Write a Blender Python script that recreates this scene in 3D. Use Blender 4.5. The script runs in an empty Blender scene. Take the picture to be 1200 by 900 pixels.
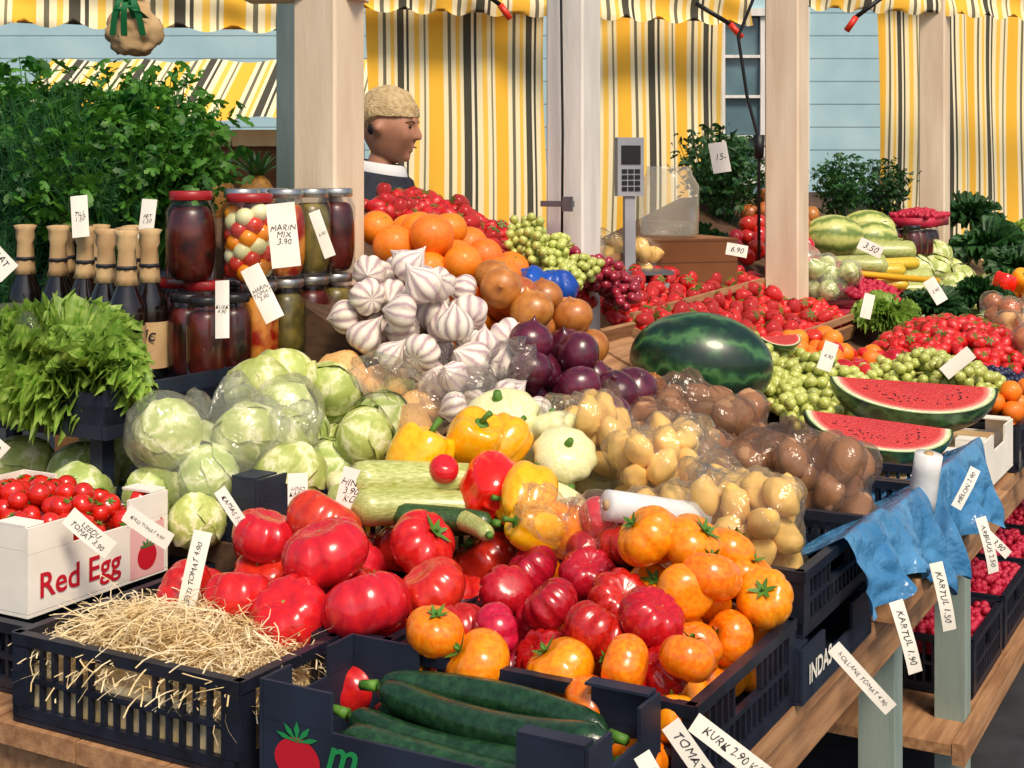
import bpy, math, random, bmesh
import numpy as np
from mathutils import Vector, Matrix, Euler, noise
R=random.Random(11)
sc=bpy.context.scene; COL=sc.collection
pi=math.pi; sin=math.sin; cos=math.cos
CX,CY=.12,1.545
UX,UY=.485,.875
YAW=math.atan2(UY,UX)
def S(a,b,z=0.0): return Vector((CX+UX*a-UY*b, CY+UY*a+UX*b, z))
def lin(c):
    return c/12.92 if c<=.04045 else ((c+.055)/1.055)**2.4
def H(h):
    return tuple(lin(int(h[i:i+2],16)/255) for i in (0,2,4))+(1,)
# ---------------------------------------------------------------- materials
def newmat(name):
    m=bpy.data.materials.new(name); m.use_nodes=True
    return m,m.node_tree.nodes,m.node_tree.links
def coords(N,L,st,rnd=True):
    tc=N.new('ShaderNodeTexCoord'); mp=N.new('ShaderNodeMapping'); mp.inputs['Scale'].default_value=st
    L.new(tc.outputs['Object'],mp.inputs['Vector'])
    if rnd:
        oi=N.new('ShaderNodeObjectInfo'); mu=N.new('ShaderNodeMath'); mu.operation='MULTIPLY'; mu.inputs[1].default_value=37
        L.new(oi.outputs['Random'],mu.inputs[0]); L.new(mu.outputs[0],mp.inputs['Location'])
    return mp.outputs[0]
def vary(N,L,col,rnd,hue=0):
    if not rnd and not hue: return col
    oi=N.new('ShaderNodeObjectInfo'); hs=N.new('ShaderNodeHueSaturation')
    mr=N.new('ShaderNodeMapRange'); mr.inputs['To Min'].default_value=1-rnd; mr.inputs['To Max'].default_value=1+rnd
    L.new(oi.outputs['Random'],mr.inputs['Value']); L.new(mr.outputs[0],hs.inputs['Value'])
    if hue:
        m2=N.new('ShaderNodeMath'); m2.operation='MULTIPLY'; m2.inputs[1].default_value=7.3
        m3=N.new('ShaderNodeMath'); m3.operation='FRACT'
        mh=N.new('ShaderNodeMapRange'); mh.inputs['To Min'].default_value=.5-hue; mh.inputs['To Max'].default_value=.5+hue
        L.new(oi.outputs['Random'],m2.inputs[0]);L.new(m2.outputs[0],m3.inputs[0]);L.new(m3.outputs[0],mh.inputs['Value']);L.new(mh.outputs[0],hs.inputs['Hue'])
    L.new(col,hs.inputs['Color']); return hs.outputs[0]
def ramp(N,stops,const=False):
    r=N.new('ShaderNodeValToRGB'); e=r.color_ramp
    if const: e.interpolation='CONSTANT'
    e.elements[0].position=stops[0][0]; e.elements[0].color=H(stops[0][1])
    e.elements[1].position=stops[-1][0]; e.elements[1].color=H(stops[-1][1])
    for p,c in stops[1:-1]:
        k=e.elements.new(p); k.color=H(c)
    return r
def addbump(N,L,p,vec,bump,bscale,dist=.002,detail=3):
    if not bump: return
    n2=N.new('ShaderNodeTexNoise'); n2.inputs['Scale'].default_value=bscale; n2.inputs['Detail'].default_value=detail
    L.new(vec,n2.inputs['Vector'])
    b=N.new('ShaderNodeBump'); b.inputs['Strength'].default_value=bump; b.inputs['Distance'].default_value=dist
    L.new(n2.outputs['Fac'],b.inputs['Height']); L.new(b.outputs[0],p.inputs['Normal'])
def mat(name,c1,c2=None,scale=8,rough=.5,bump=0,bscale=60,rnd=0,coat=0,st=(1,1,1),metal=0,hue=0,lo=.35,hi=.65,dist=.002,tl=0):
    m,N,L=newmat(name); p=N['Principled BSDF']; v=coords(N,L,st)
    nz=N.new('ShaderNodeTexNoise'); nz.inputs['Scale'].default_value=scale; nz.inputs['Detail'].default_value=5
    L.new(v,nz.inputs['Vector'])
    r=ramp(N,[(lo,c1),(hi,c2 or c1)]); L.new(nz.outputs['Fac'],r.inputs[0])
    col=vary(N,L,r.outputs[0],rnd,hue); L.new(col,p.inputs['Base Color'])
    p.inputs['Roughness'].default_value=rough; p.inputs['Metallic'].default_value=metal
    p.inputs['Coat Weight'].default_value=coat; p.inputs['Coat Roughness'].default_value=.12
    addbump(N,L,p,v,bump,bscale,dist)
    if tl:
        t=N.new('ShaderNodeBsdfTranslucent'); mx=N.new('ShaderNodeMixShader'); mx.inputs[0].default_value=tl
        L.new(col,t.inputs[0]); L.new(p.outputs[0],mx.inputs[1]); L.new(t.outputs[0],mx.inputs[2])
        L.new(mx.outputs[0],N['Material Output'].inputs[0])
    return m
def stripe(name,stops,n,axis='Z',warp=1.5,wscale=12,rough=.5,rnd=.1,coat=0,bump=0,bscale=60,hue=0):
    m,N,L=newmat(name); p=N['Principled BSDF']; v=coords(N,L,(1,1,1),False)
    sx=N.new('ShaderNodeSeparateXYZ'); L.new(v,sx.inputs[0])
    at=N.new('ShaderNodeMath'); at.operation='ARCTAN2'
    o={'Z':('X','Y'),'X':('Y','Z')}[axis]
    L.new(sx.outputs[o[0]],at.inputs[0]); L.new(sx.outputs[o[1]],at.inputs[1])
    mu=N.new('ShaderNodeMath'); mu.operation='MULTIPLY'; mu.inputs[1].default_value=n; L.new(at.outputs[0],mu.inputs[0])
    nz=N.new('ShaderNodeTexNoise'); nz.inputs['Scale'].default_value=wscale; nz.inputs['Detail'].default_value=4; L.new(v,nz.inputs['Vector'])
    ma=N.new('ShaderNodeMath'); ma.operation='MULTIPLY_ADD'; ma.inputs[1].default_value=warp*4
    L.new(nz.outputs['Fac'],ma.inputs[0]); L.new(mu.outputs[0],ma.inputs[2])
    s=N.new('ShaderNodeMath'); s.operation='SINE'; L.new(ma.outputs[0],s.inputs[0])
    mr=N.new('ShaderNodeMapRange'); mr.inputs['From Min'].default_value=-1; L.new(s.outputs[0],mr.inputs['Value'])
    r=ramp(N,stops); L.new(mr.outputs[0],r.inputs[0])
    col=vary(N,L,r.outputs[0],rnd,hue); L.new(col,p.inputs['Base Color']); p.inputs['Roughness'].default_value=rough
    p.inputs['Coat Weight'].default_value=coat
    addbump(N,L,p,v,bump,bscale)
    return m
def plastic(name,col,milk=.15,rough=.12,wr=26,tint='ffffff',gl=1.6,bs=.9):
    m,N,L=newmat(name); N.remove(N['Principled BSDF']); out=N['Material Output']
    v=coords(N,L,(1,1,1.0))
    nz=N.new('ShaderNodeTexNoise'); nz.inputs['Scale'].default_value=wr; nz.inputs['Detail'].default_value=2; nz.inputs['Distortion'].default_value=2.5
    L.new(v,nz.inputs['Vector'])
    b=N.new('ShaderNodeBump'); b.inputs['Strength'].default_value=bs; b.inputs['Distance'].default_value=.012; L.new(nz.outputs['Fac'],b.inputs['Height'])
    t=N.new('ShaderNodeBsdfTransparent'); t.inputs[0].default_value=H(tint)
    d=N.new('ShaderNodeBsdfDiffuse'); d.inputs[0].default_value=H(col)
    tr=N.new('ShaderNodeBsdfTranslucent'); tr.inputs[0].default_value=H(col)
    md=N.new('ShaderNodeMixShader'); md.inputs[0].default_value=.3; L.new(d.outputs[0],md.inputs[1]); L.new(tr.outputs[0],md.inputs[2])
    m1=N.new('ShaderNodeMixShader'); m1.inputs[0].default_value=milk; L.new(t.outputs[0],m1.inputs[1]); L.new(md.outputs[0],m1.inputs[2])
    g=N.new('ShaderNodeBsdfGlossy'); g.inputs['Roughness'].default_value=rough; L.new(b.outputs[0],g.inputs['Normal']); L.new(b.outputs[0],d.inputs['Normal'])
    f=N.new('ShaderNodeFresnel'); f.inputs[0].default_value=1.33; L.new(b.outputs[0],f.inputs['Normal'])
    mm=N.new('ShaderNodeMath'); mm.operation='MULTIPLY_ADD'; mm.inputs[1].default_value=gl; mm.inputs[2].default_value=.02; mm.use_clamp=True; L.new(f.outputs[0],mm.inputs[0])
    mi=N.new('ShaderNodeMath'); mi.operation='MINIMUM'; mi.inputs[1].default_value=.40; L.new(mm.outputs[0],mi.inputs[0])
    m2=N.new('ShaderNodeMixShader'); L.new(mi.outputs[0],m2.inputs[0]); L.new(m1.outputs[0],m2.inputs[1]); L.new(g.outputs[0],m2.inputs[2])
    L.new(m2.outputs[0],out.inputs[0]); return m
def leafmat(name,c1,c2,scale=30,rough=.45,rnd=.15,tl=.3,bump=.4):
    return mat(name,c1,c2,scale,rough,bump,scale*2,rnd,0,tl=tl,hi=.68)
def awning(name,period=.30,axis='X'):
    m,N,L=newmat(name); p=N['Principled BSDF']; v=coords(N,L,(1,1,1),False)
    sx=N.new('ShaderNodeSeparateXYZ'); L.new(v,sx.inputs[0])
    mu=N.new('ShaderNodeMath'); mu.operation='MULTIPLY_ADD'; mu.inputs[1].default_value=1/period; mu.inputs[2].default_value=50; L.new(sx.outputs[axis],mu.inputs[0])
    fr=N.new('ShaderNodeMath'); fr.operation='FRACT'; L.new(mu.outputs[0],fr.inputs[0])
    r=ramp(N,[(0,'ffc440'),(.15,'fff0c4'),(.22,'74705a'),(.27,'fff0c4'),(.34,'ffcf5c'),(.40,'fff0c4'),(.45,'4e4b3e'),(.56,'fff4d4'),(.60,'4e4b3e'),(.64,'fff0c4'),(.72,'ffcf5c'),(.80,'fff0c4'),(.86,'8a8468'),(.89,'fff0c4'),(.93,'ffc440')],True)
    L.new(fr.outputs[0],r.inputs[0])
    L.new(r.outputs[0],p.inputs['Base Color']); p.inputs['Roughness'].default_value=.9
    t=N.new('ShaderNodeBsdfTranslucent'); mx=N.new('ShaderNodeMixShader'); mx.inputs[0].default_value=.12
    L.new(r.outputs[0],t.inputs[0]); L.new(p.outputs[0],mx.inputs[1]); L.new(t.outputs[0],mx.inputs[2]); L.new(mx.outputs[0],N['Material Output'].inputs[0])
    return m
m_tom=mat('beef tomato skin','bc181a','d42c20',5,.2,.08,30,.12,.3,hue=.006)
m_rib=mat('ribbed tomato skin','a50e22','c21a26',8,.2,.08,30,.15,.35,hue=.008)
m_ora=mat('orange tomato skin','f27808','fb9614',6,.22,.06,30,.08,.3,hue=.012)
m_ch=mat('cherry tomato skin','c4160f','d92a14',10,.15,0,30,.1,.5)
m_cal=mat('calyx green','3c6a1c','5d8c2c',40,.6)
m_scar=mat('stem scar','6f8a3a','a98f4a',60,.7)
m_pr=mat('red pepper skin','e81408','f22410',5,.14,.1,12,.04,.6)
m_py=mat('yellow pepper skin','fba608','fdbc14',5,.14,.1,12,.06,.6,hue=.014)
m_pale=mat('pale squash skin','dcdc98','eeeabc',9,.4,.1,30,.06,.15)
m_cuc=mat('cucumber skin','18361e','2c5430',30,.3,.35,90,.15,.3,lo=.4,hi=.75)
m_zuc=mat('light courgette skin','96a048','c4c884',70,.35,.1,80,.1,.2,st=(.25,1,1))
m_zdk=mat('dark courgette skin','1c3416','3c5a28',60,.35,.1,80,.15,.2)
m_zy=mat('yellow courgette skin','e0b020','eccb48',40,.35,.1,80,.1,.2)
m_cab=stripe('cabbage leaf',[(0,'a8b860'),(.6,'c2cc7c'),(.86,'d2d896'),(1,'e6e8ba')],6,'Z',2.0,4,.45,.12,.1,.35,14,.014)
m_let=leafmat('lettuce leaf','78a836','bcd868',10,.45,.15,.4,.5)
m_par=leafmat('parsley leaf','1e5a1c','66a434',6,.5,.3,.4,0)
m_dil=leafmat('dill frond','164228','347634',9,.6,.25,.3,0)
m_grn=leafmat('dark greens','1a4222','3c6c30',12,.5,.25,.3,.3)
m_gar=stripe('garlic skin',[(0,'b49aa0'),(.3,'d4c4bc'),(.6,'e2d6c8'),(1,'ece2d4')],9,'Z',.7,3,.6,.12,bump=.5,bscale=14,hue=.012)
m_oni=mat('onion skin','a25622','c87c3a',2.2,.32,.25,22,.16,.25,hue=.012,lo=.3,hi=.7)
m_oni2=mat('red onion skin','3c1222','661e36',2.2,.22,.2,22,.22,.35,lo=.3,hi=.7)
m_or=mat('orange peel','f5780a','fa8c12',6,.38,.6,260,.07,.2,hue=.008,dist=.001)
m_pot=mat('yellow potato skin','e8b04c','f6d27c',40,.6,.4,120,.12)
m_potb=mat('brown potato skin','9a7250','b88c68',40,.7,.4,120,.18)
m_swe=mat('swede skin','cf9450','e6bc7c',16,.6,.3,60,.1)
m_wm=stripe('watermelon rind',[(0,'132c1e'),(.45,'1b3c27'),(.8,'2b5430'),(1,'447240')],9,'X',2.0,3,.3,.05,.2)
m_mel=stripe('pale melon rind',[(0,'6a8038'),(.5,'a8b25c'),(1,'c8c878')],8,'X',1.4,3,.4,.05,.1)
m_str=mat('strawberry skin','b80c16','dc241c',60,.28,.9,330,.2,.3,dist=.002)
m_grg=mat('green grape skin','a8b24a','ccd07a',20,.25,0,1,.12,.3)
m_grr=mat('red grape skin','7c1428','b02c40',20,.25,0,1,.15,.3)
m_blu=mat('dark berry skin','181a34','2e3658',60,.45)
m_ras=mat('raspberry skin','a81430','cc2448',200,.5,.8,300)
m_crate=mat('black crate plastic','12151f','1c2232',30,.42,.1,60)
m_cart=mat('dark carton','171e2e','222c3e',12,.55,.1,50)
m_white=mat('white card','f4eee2','e8e2d4',12,.75)
m_pinkc=mat('pink carton','e0a0a4','eab8b4',6,.7)
m_ink=mat('black ink','1c1c24',None,5,.6)
m_redink=mat('red ink','c2182a',None,5,.5)
m_grink=mat('green ink','1f8a4a',None,5,.5)
m_wood=mat('table wood','946844','ba8c62',5,.7,.4,40,.08,st=(1,12,12))
m_wood2=mat('rack wood','4a3626','65482f',5,.8,.3,40,.08,st=(1,10,10))
m_post=mat('cream painted wood','dcc4a6','ecd8bc',3,.55,.4,24,.03,st=(6,6,.8))
m_postw=mat('off white painted wood','d2cec6','e4e0d8',4,.55,.4,24,.02,st=(6,6,.8))
m_leg=mat('grey green painted wood','7f9088','97a59c',4,.6,.25,30,st=(6,6,1))
m_straw=mat('straw','e2c488','f8e8c0',20,.7,rnd=0,tl=.15)
m_clear=plastic('clear bag film','fff6e4',.05,.07,wr=22,gl=1.1,bs=.55)
m_milky=plastic('milky bag film','f6fae6',.15,.12,16,gl=1.0,bs=.6)
m_brbag=plastic('brown tinted bag film','c0a48c',.14,.10,18,'f2e6d8',gl=1.1,bs=.6)
m_blue=mat('blue plastic sheet','3474a6','5494c4',9,.24,1,22,dist=.014,tl=.1)
m_bluebag=mat('deep blue plastic','14409a','2056b8',9,.28,.6,20,dist=.01)
m_glass=plastic('jar glass','ffffff',.0,.04,4,gl=.9,bs=.03)
m_dglass=mat('dark bottle glass','0d0c0c','1e120e',5,.08,coat=.5)
m_kraft=mat('kraft paper','b08c62','cbac7c',14,.8,.4,60,.05)
m_lidr=mat('red lid','9c1c20',None,5,.35)
m_lids=mat('steel lid','a9a9a4','c6c6c0',5,.28,metal=.9)
m_lidk=mat('black lid','16161a',None,5,.35)
m_jd=mat('dark pickle contents','240c0c','6a2018',24,.3)
m_jr=mat('red pickle contents','a81c0c','f0a040',16,.3,lo=.42,hi=.58)
m_jg=mat('green pickle contents','3c3a1c','8a7a38',22,.3)
m_skin=mat('person skin','a8745a','bc8668',9,.55,.15,60)
m_cap=mat('knitted wool','b0946a','d2ba8c',60,.95,1,150,dist=.006)
m_jack=mat('dark jacket cloth','12151f','1e2434',30,.8,.5,40,dist=.01)
m_coll=mat('white collar cloth','d8d8d8',None,5,.8)
m_hair=mat('dark hair','241a14',None,5,.6)
m_eye=mat('eye','1a1210',None,5,.3)
m_steel=mat('grey metal','70727a','8a8c92',5,.35,metal=.7)
m_scale=mat('grey scale plastic','8c9098','a4a8ae',5,.45)
m_cable=mat('black cable','0a0a0c',None,5,.5)
m_red=mat('red plastic','d83018',None,5,.4)
m_yel=mat('yellow plastic','e0a818',None,5,.5)
m_film=mat('white film roll','d8dada','eeeeea',20,.3,.4,60,tl=.1)
m_awn=awning('striped awning cloth'); m_awn2=awning('striped canopy cloth',.34)
# ---------------------------------------------------------------- mesh tools
class MB:
    def __init__(s): s.v=[]; s.f=[]; s.m=[]
    def add(s,v,f,mi=0):
        o=len(s.v); s.v+= [tuple(p) for p in v]; s.f+=[tuple(i+o for i in q) for q in f]; s.m+=[mi]*len(f)
    def box(s,x0,x1,y0,y1,z0,z1,mi=0):
        v=[(x,y,z) for z in (z0,z1) for y in (y0,y1) for x in (x0,x1)]
        s.add(v,[(0,2,3,1),(4,5,7,6),(0,1,5,4),(2,6,7,3),(0,4,6,2),(1,3,7,5)],mi)
    def rad(s,fn,nu=28,nv=18,mi=0):
        v=[fn(0,0)]+[fn(2*pi*i/nu,pi*j/nv) for j in range(1,nv) for i in range(nu)]+[fn(0,pi)]
        f=[(0,1+i,1+(i+1)%nu) for i in range(nu)]
        for j in range(nv-2):
            a=1+j*nu
            f+=[(a+i,a+nu+i,a+nu+(i+1)%nu,a+(i+1)%nu) for i in range(nu)]
        a=1+(nv-2)*nu; e=len(v)-1
        f+=[(a+i,e,a+(i+1)%nu) for i in range(nu)]
        s.add(v,f,mi)
    def rev(s,prof,n=24,mi=0,cap=True):
        v=[(r*cos(2*pi*i/n),r*sin(2*pi*i/n),z) for r,z in prof for i in range(n)]
        f=[(j*n+i,j*n+(i+1)%n,(j+1)*n+(i+1)%n,(j+1)*n+i) for j in range(len(prof)-1) for i in range(n)]
        if cap: f+=[tuple(range(n-1,-1,-1)),tuple((len(prof)-1)*n+i for i in range(n))]
        s.add(v,f,mi)
    def tube(s,pts,rad,n=8,mi=0):
        pts=[Vector(p) for p in pts]; k=len(pts)
        if not hasattr(rad,'__len__'): rad=[rad]*k
        v=[]; up=Vector((0,0,1))
        d0=(pts[-1]-pts[0]).normalized()
        if abs(d0.z)>.9: up=Vector((1,0,0))
        for i,p in enumerate(pts):
            d=(pts[min(i+1,k-1)]-pts[max(i-1,0)]).normalized()
            x=up.cross(d).normalized(); y=d.cross(x)
            v+=[p+rad[i]*(cos(2*pi*j/n)*x+sin(2*pi*j/n)*y) for j in range(n)]
        f=[(i*n+j,i*n+(j+1)%n,(i+1)*n+(j+1)%n,(i+1)*n+j) for i in range(k-1) for j in range(n)]
        f+=[tuple(range(n-1,-1,-1)),tuple((k-1)*n+j for j in range(n))]
        s.add(v,f,mi)
    def grid(s,fn,nx,ny,mi=0):
        v=[fn(i/nx,j/ny) for j in range(ny+1) for i in range(nx+1)]
        f=[(j*(nx+1)+i,j*(nx+1)+i+1,(j+1)*(nx+1)+i+1,(j+1)*(nx+1)+i) for j in range(ny) for i in range(nx)]
        s.add(v,f,mi)
    def done(s,name,mats,smooth=True):
        me=bpy.data.meshes.new(name); me.from_pydata(s.v,[],s.f)
        for m in (mats if isinstance(mats,(list,tuple)) else [mats]): me.materials.append(m)
        me.polygons.foreach_set('material_index',s.m)
        me.polygons.foreach_set('use_smooth',[smooth]*len(s.f)); me.update(); return me
class P:
    def __init__(s,name,mesh,label,cat,group=None,parts=()):
        s.name=name;s.mesh=mesh;s.label=label;s.cat=cat;s.group=group;s.parts=parts
def place(p,loc,rot=(0,0,0),scale=1,label=None,M=None):
    o=bpy.data.objects.new(p.name,p.mesh)
    if M is not None: o.matrix_world=M
    else:
        o.location=loc; o.rotation_euler=rot
        o.scale=(scale,)*3 if not hasattr(scale,'__len__') else scale
    o['label']=label or p.label; o['category']=p.cat
    if p.group: o['group']=p.group
    COL.objects.link(o)
    for n,me,mm in p.parts:
        c=bpy.data.objects.new(n,me); c.parent=o
        if mm is not None: c.matrix_local=mm
        COL.objects.link(c)
    return o
def one(name,mesh,label,cat,loc=(0,0,0),rot=(0,0,0),scale=1,parts=(),group=None,M=None):
    return place(P(name,mesh,label,cat,group,parts),loc,rot,scale,M=M)
def part(name,me,par,loc=(0,0,0),rot=(0,0,0)):
    c=bpy.data.objects.new(name,me); c.parent=par; c.location=loc; c.rotation_euler=rot; COL.objects.link(c); return c
_tc={}
def textmesh(s,size,m,bold=0.0,shear=0):
    k=(s,size,m.name)
    if k in _tc: return _tc[k]
    cu=bpy.data.curves.new('t','FONT'); cu.body=s; cu.size=size; cu.align_x='CENTER'; cu.align_y='CENTER'; cu.offset=bold; cu.shear=shear; cu.resolution_u=3; cu.space_line=.85
    ob=bpy.data.objects.new('t',cu); COL.objects.link(ob)
    bpy.context.view_layer.update()
    me=bpy.data.meshes.new_from_object(ob.evaluated_get(bpy.context.evaluated_depsgraph_get()))
    bpy.data.objects.remove(ob); me.materials.clear(); me.materials.append(m); me.name='writing'; _tc[k]=me; return me
TXT=Matrix.Rotation(pi/2,4,'X')
# ---------------------------------------------------------------- produce shapes
def groove(t,n,sd):
    tt=t+.22*sin(t+sd)+.12*sin(2*t+sd*1.7)
    return (1-abs(sin(n*tt/2)))**2.2
def tomato(Rr,flat,amp,n,sd,m,name,cal=True,dim=.2):
    mb=MB()
    def fn(t,ph):
        w=.25+.75*cos(ph/2)**2
        r=Rr*(1-amp*groove(t,n,sd)*w)*(1+.05*sin(t+sd)+.035*sin(2*t+sd*2))
        q=abs(sin(ph))**.85
        return (r*q*cos(t),r*q*sin(t),flat*Rr*(cos(ph))*(1+.05*sin(t+sd*3)*sin(ph)) - dim*Rr*math.exp(-(ph/.42)**2) + .08*Rr*math.exp(-((pi-ph)/.4)**2))
    mb.rad(fn,44 if amp>.06 else 30,20)
    me=mb.done(name,m)
    c=MB(); zt=flat*Rr-dim*Rr
    if cal:
        k=5+int(sd)%2
        for i in range(k):
            t=2*pi*i/k+sd; L=Rr*(.42+.1*sin(i*2.3+sd)); wd=Rr*.075
            pts=[]
            for j,(s_,w_,h_) in enumerate([(0.02,1,.02),(.4,1.1,.10),(.75,.7,.2),(1,.08,.28)]):
                for sg in (-1,1):
                    x=L*s_;y=sg*wd*w_
                    pts.append((x*cos(t)-y*sin(t),x*sin(t)+y*cos(t),zt+Rr*h_*.7+.002))
            c.add(pts,[(0,1,3,2),(2,3,5,4),(4,5,7,6)])
        c.tube([(0,0,zt-.002),(0.002,0,zt+Rr*.22)],Rr*.05,6)
    else:
        c.rev([(Rr*.13,zt-.001),(Rr*.1,zt+.004),(Rr*.03,zt+.003)],10)
    return me,c.done('stem',m_cal if cal else m_scar)
beef=[]
for sd in (1.0,2.3,4.1,5.2):
    me,c=tomato(1,.74,.19,[9,7,11,8][int(sd)%4],sd,m_tom,'beef_tomato',sd>5)
    beef.append(P('beef_tomato',me,'large glossy red beef tomato with ribbed shoulders','tomato','red beef tomatoes heaped in a crate',(('calyx' if sd>5 else 'stem_scar',c,None),)))
rib=[]
for sd in (.7,2.9,3.8,5.5):
    me,c=tomato(1,.8,.30,[10,9,8,11][int(sd)%4],sd,m_rib,'ribbed_tomato',False,.25)
    rib.append(P('ribbed_tomato',me,'deeply ribbed dark red heirloom tomato','tomato','ribbed dark red tomatoes in a crate',(('stem_scar',c,None),)))
ora=[]
for sd in (1.2,2.6,3.3,5.8):
    me,c=tomato(1,.78,.12,[5,6,4,7][int(sd)%4],sd,m_ora,'orange_tomato',True,.16)
    ora.append(P('orange_tomato',me,'shiny orange tomato with green calyx','tomato','orange tomatoes heaped in a crate',(('calyx',c,None),)))
me,c=tomato(1,.92,.02,4,1.1,m_ch,'cherry_tomato',True,.08)
cherry=[P('cherry_tomato',me,'small round red cherry tomato with calyx','tomato','cherry tomatoes in a carton',(('calyx',c,None),))]
small_tom=[P('small_tomato',tomato(1,.85,.02,4,2.1,m_tom,'small_tomato')[0],'small round red tomato on the stall','tomato','small tomatoes on the stall')]
def pepper(sd,m,nm,lab,h=1.0,n=4):
    mb=MB()
    def fn(t,ph):
        g=(1-abs(sin(n*(t+.12*sin(t+sd))/2)))**1.6
        tap=1-.22*(ph/pi)**1.5
        r=(1-.2*g*(.5+.5*abs(cos(ph))))*tap*abs(sin(ph))**.62
        return (r*cos(t)+.08*cos(ph)*sin(sd),r*sin(t),h*cos(ph)*(1-.06*cos(n*t)*sin(ph)) -.3*math.exp(-(ph/.4)**2)+.16*math.exp(-((pi-ph)/.4)**2)*(1-g))
    mb.rad(fn,40,24); me=mb.done(nm,m)
    c=MB(); c.rev([(.25,h-.36),(.27,h-.29),(.12,h-.25)],8); c.tube([(0,0,h-.3),(.03,0,h-.05),(.12,0,h+.2)],[.11,.09,.11],8)
    return P(nm,me,lab,'pepper','bell peppers in a crate',(('stem',c.done('stem',m_cal),None),))
pep_r=[pepper(1.,m_pr,'red_pepper','glossy bright red bell pepper')]
pep_y=[pepper(.5,m_py,'yellow_pepper','glossy orange yellow bell pepper',1.1),pepper(2.5,m_py,'yellow_pepper','glossy orange yellow bell pepper',.95,3)]
def pattypan(sd):
    mb=MB()
    def fn(t,ph):
        g=.5+.5*cos(10*t+sd)
        r=(1+.08*g*sin(ph)**4)*sin(ph)
        return (r*cos(t),r*sin(t),.62*cos(ph)-.12*math.exp(-(ph/.3)**2))
    mb.rad(fn,40,18); c=MB(); c.tube([(0,0,.45),(.05,0,.75)],[.16,.1],8)
    return P('pale_squash',mb.done('pale_squash',m_pale),'pale cream green round squash with stub stem','squash','pale round squashes on the stall',(('stem',c.done('stem',m_cal),None),))
patty=[pattypan(0),pattypan(1)]
def longveg(nm,m,lab,cat,grp,L=1,r=.13,bend=.08,neck=.75,stem=True,ridge=.05):
    mb=MB(); pts=[];rad=[]; k=16
    for i in range(k+1):
        t=i/k; x=(t-.5)*L
        pts.append((x,bend*L*(4*(t-.5)**2-.5),0))
        e=min(1,math.sqrt(max(0,1-(1-min(t,1-t)/.12)**2))) if min(t,1-t)<.12 else 1
        rad.append(max(.004*L,r*L*e*(neck+(1-neck)*t if t<.9 else 1)))
    mb.tube(pts,rad,16)
    if ridge:
        V=[]
        for i,v in enumerate(mb.v):
            c=Vector(pts[i//16]); d=Vector(v)-c; j=i%16
            V.append(tuple(c+d*(1+ridge*(1 if j%4==0 else -.4 if j%4==2 else 0))))
        mb.v=V
    prt=()
    if stem:
        c=MB(); c.tube([pts[0],(pts[0][0]-.07*L,pts[0][1]+.01,0)],[r*L*.35,r*L*.28],6); prt=(('stem',c.done('stem',m_cal),None),)
    return P(nm,mb.done(nm,m),lab,cat,grp,prt)
cuc=[longveg('cucumber',m_cuc,'long dark green cucumber with bumpy skin','cucumber','long cucumbers lying in a tray',r=.066,bend=b_,neck=.85) for b_ in (.03,-.05,.07)]
zuc=[longveg('courgette',m_zuc,'light green speckled courgette','courgette','light green courgettes on the stall',r=.14,bend=.04,neck=.7)]
zdk=[longveg('dark_courgette',m_zdk,'dark green speckled courgette','courgette','dark courgettes on the stall',r=.13,bend=.05,neck=.75)]
zye=[longveg('yellow_courgette',m_zy,'yellow courgette lying on the stall','courgette','yellow courgettes on the stall',r=.09,bend=.06,neck=.75)]
def cabbage(sd):
    mb=MB(); rr=random.Random(sd)
    mb.rad(lambda t,ph:(.95*sin(ph)*cos(t),.95*sin(ph)*sin(t),.84*cos(ph)),24,16)
    for k in range(5):
        d=Vector((rr.gauss(0,1),rr.gauss(0,1),rr.gauss(-.2,.5))).normalized(); q=d.to_track_quat('Z','X')
        am=rr.uniform(.9,1.3); ph0=rr.uniform(0,6)
        def fn(u,v,q=q,am=am,ph0=ph0,k=k):
            t=2*pi*u; e=v; ang=am*e*(1+.12*sin(3*t+ph0)+.03*sin(9*t))
            r=.96+.012*k+.045*e**5*(1+.8*sin(5*t+ph0))+.012*noise.noise(Vector((t,e*5,k)))
            p=q@Vector((sin(ang)*cos(t),sin(ang)*sin(t),cos(ang)))
            return (p.x*r,p.y*r,p.z*r*.88)
        mb.grid(fn,30,8)
    return mb.done('cabbage',m_cab)
cab=[P('cabbage',cabbage(s_),'pale green cabbage with wrapped veined leaves','cabbage','green cabbages piled in a carton') for s_ in (1,2,3)]
def garlic(sd,stalk):
    mb=MB()
    def fn(t,ph):
        g=(1-abs(sin(4*(t+.16*sin(2*t+sd)))))**1.2
        zz=cos(ph); r=(abs(sin(ph))**.8)*(1-.17*g*sin(ph))*(1+.07*sin(t+sd)+.04*sin(3*t+sd))
        if ph<.7: r*= .28+.72*(ph/.7)**1.2
        z=.74*zz + (stalk*((.8-ph)/.8)**1.1 if ph<.8 else 0)-(.08*math.exp(-((pi-ph)/.3)**2)*-1)
        return (r*cos(t)+ (max(0,z-.75)*.4*sin(sd)),r*sin(t),z)
    mb.rad(fn,40,28); return mb.done('garlic_bulb',m_gar)
gar=[P('garlic_bulb',garlic(s_,st_),'white garlic bulb with purple tinge and short neck','garlic','garlic bulbs heaped on the stall') for s_,st_ in ((1,.5),(2.2,.8),(4,.35),(5.1,.6))]
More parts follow.
